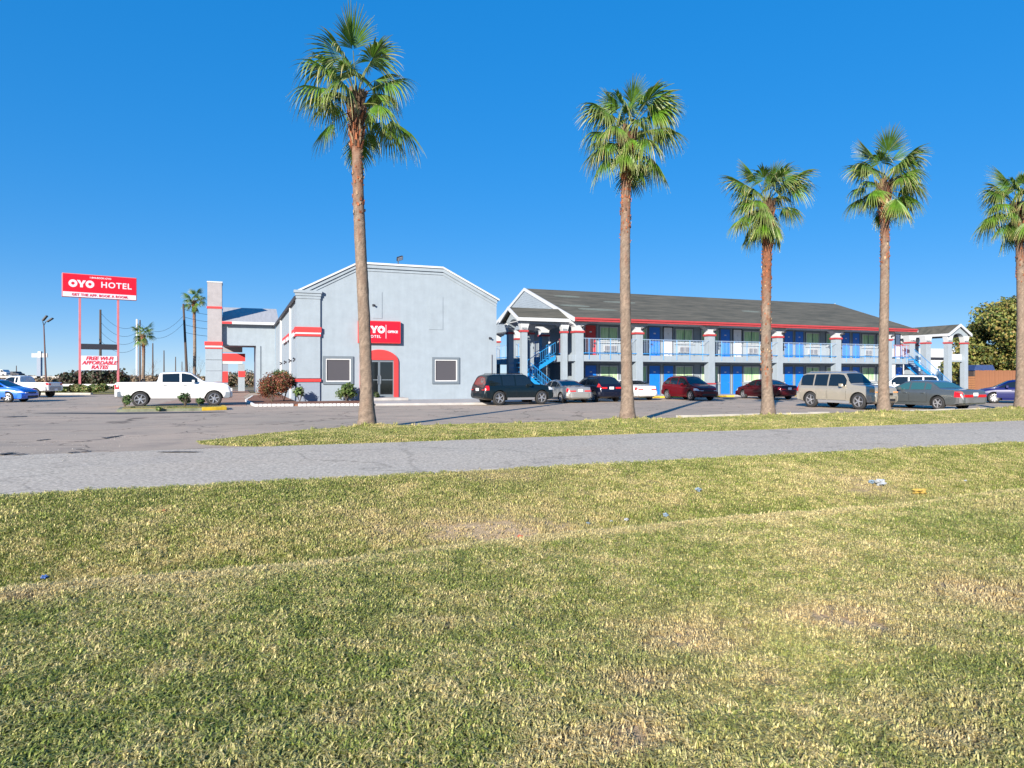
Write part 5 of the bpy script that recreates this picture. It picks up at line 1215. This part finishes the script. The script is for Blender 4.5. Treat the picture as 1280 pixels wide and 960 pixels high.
# utility poles and wires
PO = {}
def upole(px, Y, top, lean, label, arm=0, r0=.16):
    b = at(px, Y); T = thing('utility_pole', label, 'utility pole', b, .4, 'wooden utility poles'); h = ZY(top, Y)
    MB().tube([(0, 0, -.1), (lean, 0, h)], [r0, r0 * .65], 8).build('pole', 'utility_wood', T)
    if arm: MB().box(lean - 1.1, lean + 1.1, -.06, .06, h - .6, h - .48).build('crossarm', 'utility_wood', T)
    PO[px] = b + Vector((lean, 0, h)); return T
upole(125.5, 97, 387, 0, 'dark utility pole seen between the two legs of the hotel sign', r0=.2)
upole(175, 118, 400, 0, 'thin utility pole right beside the white mast', r0=.15)
upole(191, 190, 429, 0, 'short far utility pole right of the small fan palm', r0=.22); upole(205, 245, 438, 0, 'second far utility pole above the pickup roof', r0=.24)
upole(219.5, 330, 446, 0, 'third far utility pole above the pickup roof', r0=.28); upole(227.5, 430, 452, 0, 'farthest thin utility pole above the pickup hood', r0=.3)
upole(234.5, 92, 380, -.5, 'tall leaning utility pole just left of the slender fan palm', r0=.19)
upole(20.5, 260, 463 - 6, 0, 'small far utility pole over the highway at the left', r0=.2)
def wire(p, q, sag, label):
    pts = [p.lerp(q, i / 14) - Vector((0, 0, sag * 4 * (i / 14) * (1 - i / 14))) for i in range(15)]
    o = MB().tube([x - pts[0] for x in pts], .022, 4).build('overhead_wire', 'black', loc=pts[0]); tag(o, label, 'cable', 'overhead wires'); return o
for k in range(4):
    wire(PO[125.5] - Vector((0, 0, .4 + 1.3 * k)), PO[175] - Vector((0, 0, .4 + 1.2 * k)), 1.6, ('topmost', 'second', 'third', 'lowest')[k] + ' sagging wire between the hotel sign pole and the white mast')
for k in range(4):
    q = at(300, 99, 0); q.z = PO[234.5].z - .6 - .95 * k; wire(PO[234.5] - Vector((0, 0, .7 + 1.0 * k)), q, .5, ('topmost', 'second', 'third', 'lowest')[k] + ' wire running from the leaning pole behind the tower')
for k in range(2): wire(PO[175] - Vector((0, 0, .5 + k)), PO[234.5] - Vector((0, 0, 1.5 + k)), 1.8, ('upper', 'lower')[k] + ' thin wire between the mast pole and the leaning pole')
# bare trees
for i, (px, Y, h, lb) in enumerate(((250, 120, 5.4, 'bare winter tree left of the tower'), (236, 130, 4.6, 'smaller bare tree behind the leaning pole'), (186, 125, 5.0, 'bare tree behind the small fan palm trunk'), (262, 118, 5.0, 'bare tree half hidden by the tower'), (166, 135, 3.8, 'low bare tree beside the white mast'))):
    bare_tree(lb, at(px, Y), h, 50 + i)
# brush, hedge, kerb and barrier under the sign
BR = [(.24, .17, .11), (.17, .12, .08), (.12, .11, .07), (.30, .22, .14)]; DK = [(.03, .05, .02), (.05, .05, .025), (.08, .045, .03)]
def brush(label, px0, px1, Y, h, cols, n, seed, size=.35, cat='brush', name='brush_thicket'):
    r = random.Random(seed); a, b = R_(px0) * Y, R_(px1) * Y; c = (a + b) / 2; cl = []
    for i in range(max(6, int((b - a) / .55))): s = h * r.uniform(.32, .5); cl.append((lerp(a, b, r.random()) - c, r.uniform(-1.5, 1.5), h * r.uniform(.25, .62), s * 1.5, s, s, r.uniform(.75, 1.25)))
    o = leaf_cloud(name, cl, n, size, cols, None, seed); o.location = (c, Y, 0); tag(o, label, cat, kind='stuff')
brush('dark bushes behind the legs of the hotel sign', 88, 150, 96, 2.9, DK, 4200, 61)
brush('brown dry brush along the highway bank', 40, 100, 130, 1.5, BR, 4200, 62, .4)
brush('brown scrub behind the white pickup', 146, 262, 125, 2.1, BR, 5000, 63, .4)
brush('far brown scrub at the left horizon', -20, 300, 260, 2.0, BR, 6000, 64, .8)
brush('low green ground cover in front of the sign', 66, 150, 70.5, .95, [(.08, .14, .03), (.20, .22, .07), (.05, .09, .02), (.16, .13, .05)], 4200, 65, .2)
brush('scrub seen through the canopy opening', 278, 330, 110, 2.6, BR + DK, 2200, 66, .35)
brush('dark far treeline behind the motel at the right', 1120, 1420, 190, 6, DK, 4000, 67, 1.2)
T = thing('guard_rail', 'low white pipe rail running behind the ground cover', 'barrier', at(46, 76)); xr = R_(150) * 76 - R_(46) * 76
MB().box(0, xr, -.05, .05, .60, .82).build('rail', 'white_plain', T)
for i in range(7): x = xr * (i + .5) / 7; MB().box(x - .05, x + .05, .052, .15, 0, .74).build('post', 'utility_wood', T)
struct('far_kerb', MB().box(at(55, 65).x, at(118, 65).x, 64.4, 64.8, -.05, .14), 'curb_concrete')
struct('grass_bank', MB().add([tuple(at(40, 65.2, .02)), tuple(at(160, 65.2, .02)), tuple(at(165, 84, .05)), tuple(at(40, 84, .05))], [(0, 1, 2, 3)]), 'lawn_soil')
# elevated highway with its parapet and distant lorries
HW = struct('highway_ramp', MB().prism([(-230, 2.0), (-170, 1.5), (-62, 0.35), (-62, .1), (-230, .1)], 150, 158), 'grey_panel')
struct('highway_barrier', MB().prism([(-230, 2.9), (-170, 2.35), (-95, 1.6), (-95, 1.2), (-170, 1.6), (-230, 2.0)], 149.7, 149.98), 'concrete')
for i, (px, wd, h, m, lb) in enumerate(((4, 3.5, 2.2, 'white_plain', 'leftmost far white box van on the raised highway'), (22, 2.4, 1.7, 'dark_metal', 'dark far van on the highway'))):
    Y = 156; wd *= .8; h *= .62; t = thing('far_van', lb, 'van', at(px, Y, 1.75 - i * .10), 0, 'vans on the far highway'); a = wd / 2
    MB().prism([(-a, .2), (a, .2), (a, h * .55), (a - .5, h * .62), (a - .9, h), (-a, h)], -1, 1).build('body', m, t, bevel=.05)
    for x in (-a + .6, a - .7): MB().tube([(x, -1.04, .22), (x, -.8, .22)], .22, 12).build('wheel', 'tyre', t)
    MB().prism([(a - .85, h * .62), (a - .52, h * .62), (a - .92, h * .93), (a - 1.3, h * .93), (a - 1.3, h * .62)], -1.012, -1.001).build('window', 'car_glass', t)
# ================================================================= TRUCK ISLAND
isl = [(-14.5, 39.2), (-5.6, 35.2), (-5.1, 35.6), (-5.3, 36.8), (-14.0, 41.0)]
pr = [tuple(at(px, Y)[:2]) for px, Y in ((146, 32.8), (252, 34.0), (283, 34.9), (281, 36.6), (240, 36.6), (150, 35.4))]
ISC = Vector((sum(p[0] for p in pr) / 6, sum(p[1] for p in pr) / 6, 0))
struct('kerb_island', MB().prism([(p[0], p[1]) for p in pr], -.02, .13, axis='z'), 'mossy_kerb', bevel=.02)
inner = [tuple((Vector((*p, 0)).lerp(ISC, .08))[:2]) for p in pr]; yl = [tuple(at(px, Y)[:2]) for px, Y in ((252.5, 33.97), (270, 34.45), (283.5, 34.88), (281.5, 36.63), (277, 36.63), (277, 35.2), (252.5, 34.4))]
MBi = MB().prism(inner, .131, .16, axis='z'); struct('island_soil', MBi, 'lawn_soil')
YK = thing('yellow_kerb', 'yellow painted kerb end of the planted island by the pickup front wheel', 'kerb', at(268, 34.6)); ob = MB().prism([(a - YK.location.x, b - YK.location.y) for a, b in yl], 0, .166, axis='z').build('kerb_stone', 'yellow_paint', YK, bevel=.015)
brush('trampled grass and weeds on the planted island', 150, 258, 34.7, .24, LGR, 1500, 71, .10)
for px, lb, s in ((156, 'small dark shrub under the pickup tail on the island', 1.0), (231, 'larger of the two small shrubs before the pickup front door', 1.15), (249.5, 'small shrub next to the pickup front wheel', .85)):
    shrub(lb, at(px, 35.0, .16), .75 * s, .62 * s, 520, .10, GRN, int(px), 'shrubs on the planted island', k=6)
struct('painted_shade_strip', MB().add([tuple(at(38, 31.6, .006)), tuple(at(150, 30.9, .006)), tuple(at(285, 32.6, .006)), tuple(at(280, 33.2, .006)), tuple(at(150, 32.3, .006)), tuple(at(60, 32.1, .006))], [(0, 1, 2, 3, 4, 5)]), 'dark_asphalt_and_shade')  # flat dark sheet painting in the shade beside the island, not a tar repair
# ================================================================= RIGHT BACKGROUND
T = thing('wooden_fence', 'tall reddish brown board fence behind the dark blue car', 'fence', at(1219, 76)); xr = R_(1330) * 76 - R_(1219) * 76; me = [MB().box(-.066, .066, -.012, .012, 0, 2.3 + q).mesh('fence_board', 'fence_wood') for q in (0, .02, .035)]
i = 0; x = .07
while x < xr: link('fence_board', random.choice(me), T, (x, random.uniform(-.008, .008), 0), (0, random.uniform(-.004, .004), 0)); x += .14
for z in (.4, 1.9): MB().box(0, xr, .02, .06, z, z + .09).build('fence_rail', 'fence_wood_dark', T)
T = thing('wooden_fence', 'lower fence of wide horizontal boards beside the right pavilion', 'fence', at(1203, 82)); xr = R_(1220) * 82 - R_(1203) * 82
for i in range(6): MB().box(0, xr, -.02, .02, .06 + i * .27, .30 + i * .27).build('fence_board', 'fence_wood_dark', T)
for x in (0, xr - .1): MB().box(x, x + .1, .021, .12, 0, 1.75).build('post', 'fence_wood_dark', T)
T = thing('storage_building', 'low white flat roofed building seen through the right pavilion', 'building', at(1130, 112), A * .9)
MB().box(0, 13.5, 0, 8, 0, 4.4).build('wall', 'white_plain', T); MB().box(-.2, 13.7, -.2, 8.2, 4.401, 4.75).build('roof_edge', 'dark_metal', T); MB().box(-.1, 13.6, -.12, 8.1, 4.751, 6.2).build('parapet', 'stucco_trim', T)
for x in (3, 7, 11): d = MB().box(x, x + 1.4, -.05, -.002, .2, 2.5).build('door', 'grey_frame', T)
T = thing('blue_shed', 'blue shed roof among the trees above the fence', 'shed', at(1217, 88), 0)
MB().box(0, 2.5, 0, 2.5, 0, 2.4).build('wall', 'utility_wood', T); MB().prism([(-.1, 2.4), (2.6, 2.4), (2.3, 3.1), (.2, 3.1)], -.2, 2.7).build('roof', 'shed_blue', T)
# ---- kerb stones on the lot side of the grass strip
T = thing('lot_kerb', 'broken pale kerb stones along the lot side of the grass strip', 'kerb', W(17, 23.6), A)
kb = [MB().box(-.55, .55, -.08, .08, -.02, .10 + q).mesh('kerb_stone', 'curb_concrete') for q in (0, .02)]
u = 0
while u < 30:
    if noise.noise(Vector((u * .3, 2, 0))) > -.15: link('kerb_stone', random.choice(kb), T, (u, .02 + random.uniform(-.03, .03), 0), (random.uniform(-.03, .03), random.uniform(-.02, .02), random.uniform(-.03, .03)))
    u += 1.14
# ---- potholes and gravel at the lot entrance
r = random.Random(9)
def blot(px, py, wpx, hpx, m, name, label, z=.009):
    Y = CH * F / (py - HZ); c = at(px, Y, z); n = 22; vs = []; sx_ = wpx / F * Y / 2; sy_ = abs(CH * F / (py - hpx / 2 - HZ) - CH * F / (py + hpx / 2 - HZ)) / 2
    for i in range(n): t = 2 * pi * i / n; q = r.uniform(.55, 1.15); vs.append((sx_ * cos(t) * q, sy_ * sin(t) * q, 0))
    o = MB().add(vs, [tuple(range(n))]).build(name, m, loc=c); o['kind'] = 'structure'
for a in ((8, 568, 14, 4), (24, 569, 10, 3), (92, 566.5, 12, 2.5), (107, 565, 8, 2), (55, 550, 10, 2.5), (138, 547, 14, 3.5), (146, 545.5, 8, 3), (22, 521, 26, 1.8), (225, 566, 60, 1.2)): blot(*a, 'dark_asphalt_and_shade', 'pothole', '', .024 if a[1] > 556 else .009)
mb = MB()
for i in range(260):
    px, py = r.gauss(60, 70), r.gauss(563, 9)
    if i % 4 == 0: px, py = r.gauss(152, 16), r.gauss(547, 2)
    if i % 5 == 0: px, py = r.gauss(280, 14), r.gauss(548, 3)
    if py < 520: continue
    Y = CH * F / (py - HZ); c = at(px, Y, .02); s = r.uniform(.004, .011); g = s
    mb.add([c + Vector((-s, -s, 0)), c + Vector((s, -s * .7, 0)), c + Vector((s * .8, s, 0)), c + Vector((-s, s * .8, 0)), c + Vector((0, 0, s * 1.2))], [(0, 1, 4), (1, 2, 4), (2, 3, 4), (3, 0, 4)])
tag(mb.build('gravel', 'curb_concrete'), 'loose pale gravel scattered where the lot meets the road', 'gravel', kind='stuff')
# ---- litter in the ditch
def rag(px, py, size, m, label, name='plastic_bag', seed=0, z=None, cat='litter', flat=.75):
    rr = random.Random(seed + px); Yg = CH * F / (py - HZ)
    for _ in range(12):
        p = at(px, Yg); zz = lawn_z(*UV(p.x, p.y)); Yg = (CH - zz) * F / (py - HZ)
    p = at(px, Yg); zz = lawn_z(*UV(p.x, p.y)); bm = bmesh.new(); bmesh.ops.create_icosphere(bm, subdivisions=3, radius=size / 2)
    sd_ = Vector((seed * 3.1, px * .1, 0))
    for v in bm.verts:
        k = 1 + 1.1 * noise.noise(v.co / size * 4 + sd_) + .5 * noise.noise(v.co / size * 11 + sd_); v.co = Vector((v.co.x * 1.2 * k, v.co.y * k, v.co.z * flat * k))
    me = bpy.data.meshes.new(name); bm.to_mesh(me); bm.free(); me.materials.append(M[m]); o = link(name, me, None, (p.x, p.y, zz + size * flat * .55 + .02)); tag(o, label, cat, 'litter in the ditch')
rag(1100, 607.5, 0.124, 'litter_white', 'crumpled white and pale blue plastic bag near the yellow scrap', seed=1); rag(1090, 605, 0.081, 'litter_blue', 'flat pale blue scrap left of the white bag', seed=2)
rag(1150, 618.5, 0.161, 'litter_yellow', 'crumpled yellow wrapper on the ditch edge at the right', 'wrapper', 3, flat=.5)
rag(873, 608.5, 0.074, 'litter_blue', 'small blue grey bag in the grass below the road middle', seed=4); rag(832, 647.5, 0.056, 'litter_blue', 'grey blue scrap in the bare middle of the ditch', 'wrapper', 5)
rag(735, 658, 0.034, 'litter_blue', 'leftmost pale blue cup of the row in the ditch', 'paper_cup', 6); rag(764, 655, 0.034, 'litter_white', 'middle pale cup of the row in the ditch', 'paper_cup', 7); rag(783, 653, 0.043, 'litter_white', 'whitish wrapper at the right of the cups', 'wrapper', 8)
rag(650, 676, 0.056, 'litter_red', 'reddish brown scrap on the ditch lip below the cups', 'wrapper', 9); rag(55, 726, 0.046, 'litter_deep_blue', 'crumpled dark blue can like wrapper at the left of the ditch', 'wrapper', 10)
rag(487, 679, 0.017, 'litter_white', 'tiny white scrap in the left half of the ditch', 'wrapper', 11); rag(1207, 598, 0.037, 'litter_white', 'small white scrap at the far right of the ditch', 'wrapper', 12)
rag(575, 686, 0.025, 'litter_blue', 'tiny blue scrap in the middle of the ditch', 'wrapper', 13); rag(205, 640, 0.025, 'litter_red', 'orange red scrap on the left bank below the road', 'wrapper', 14)
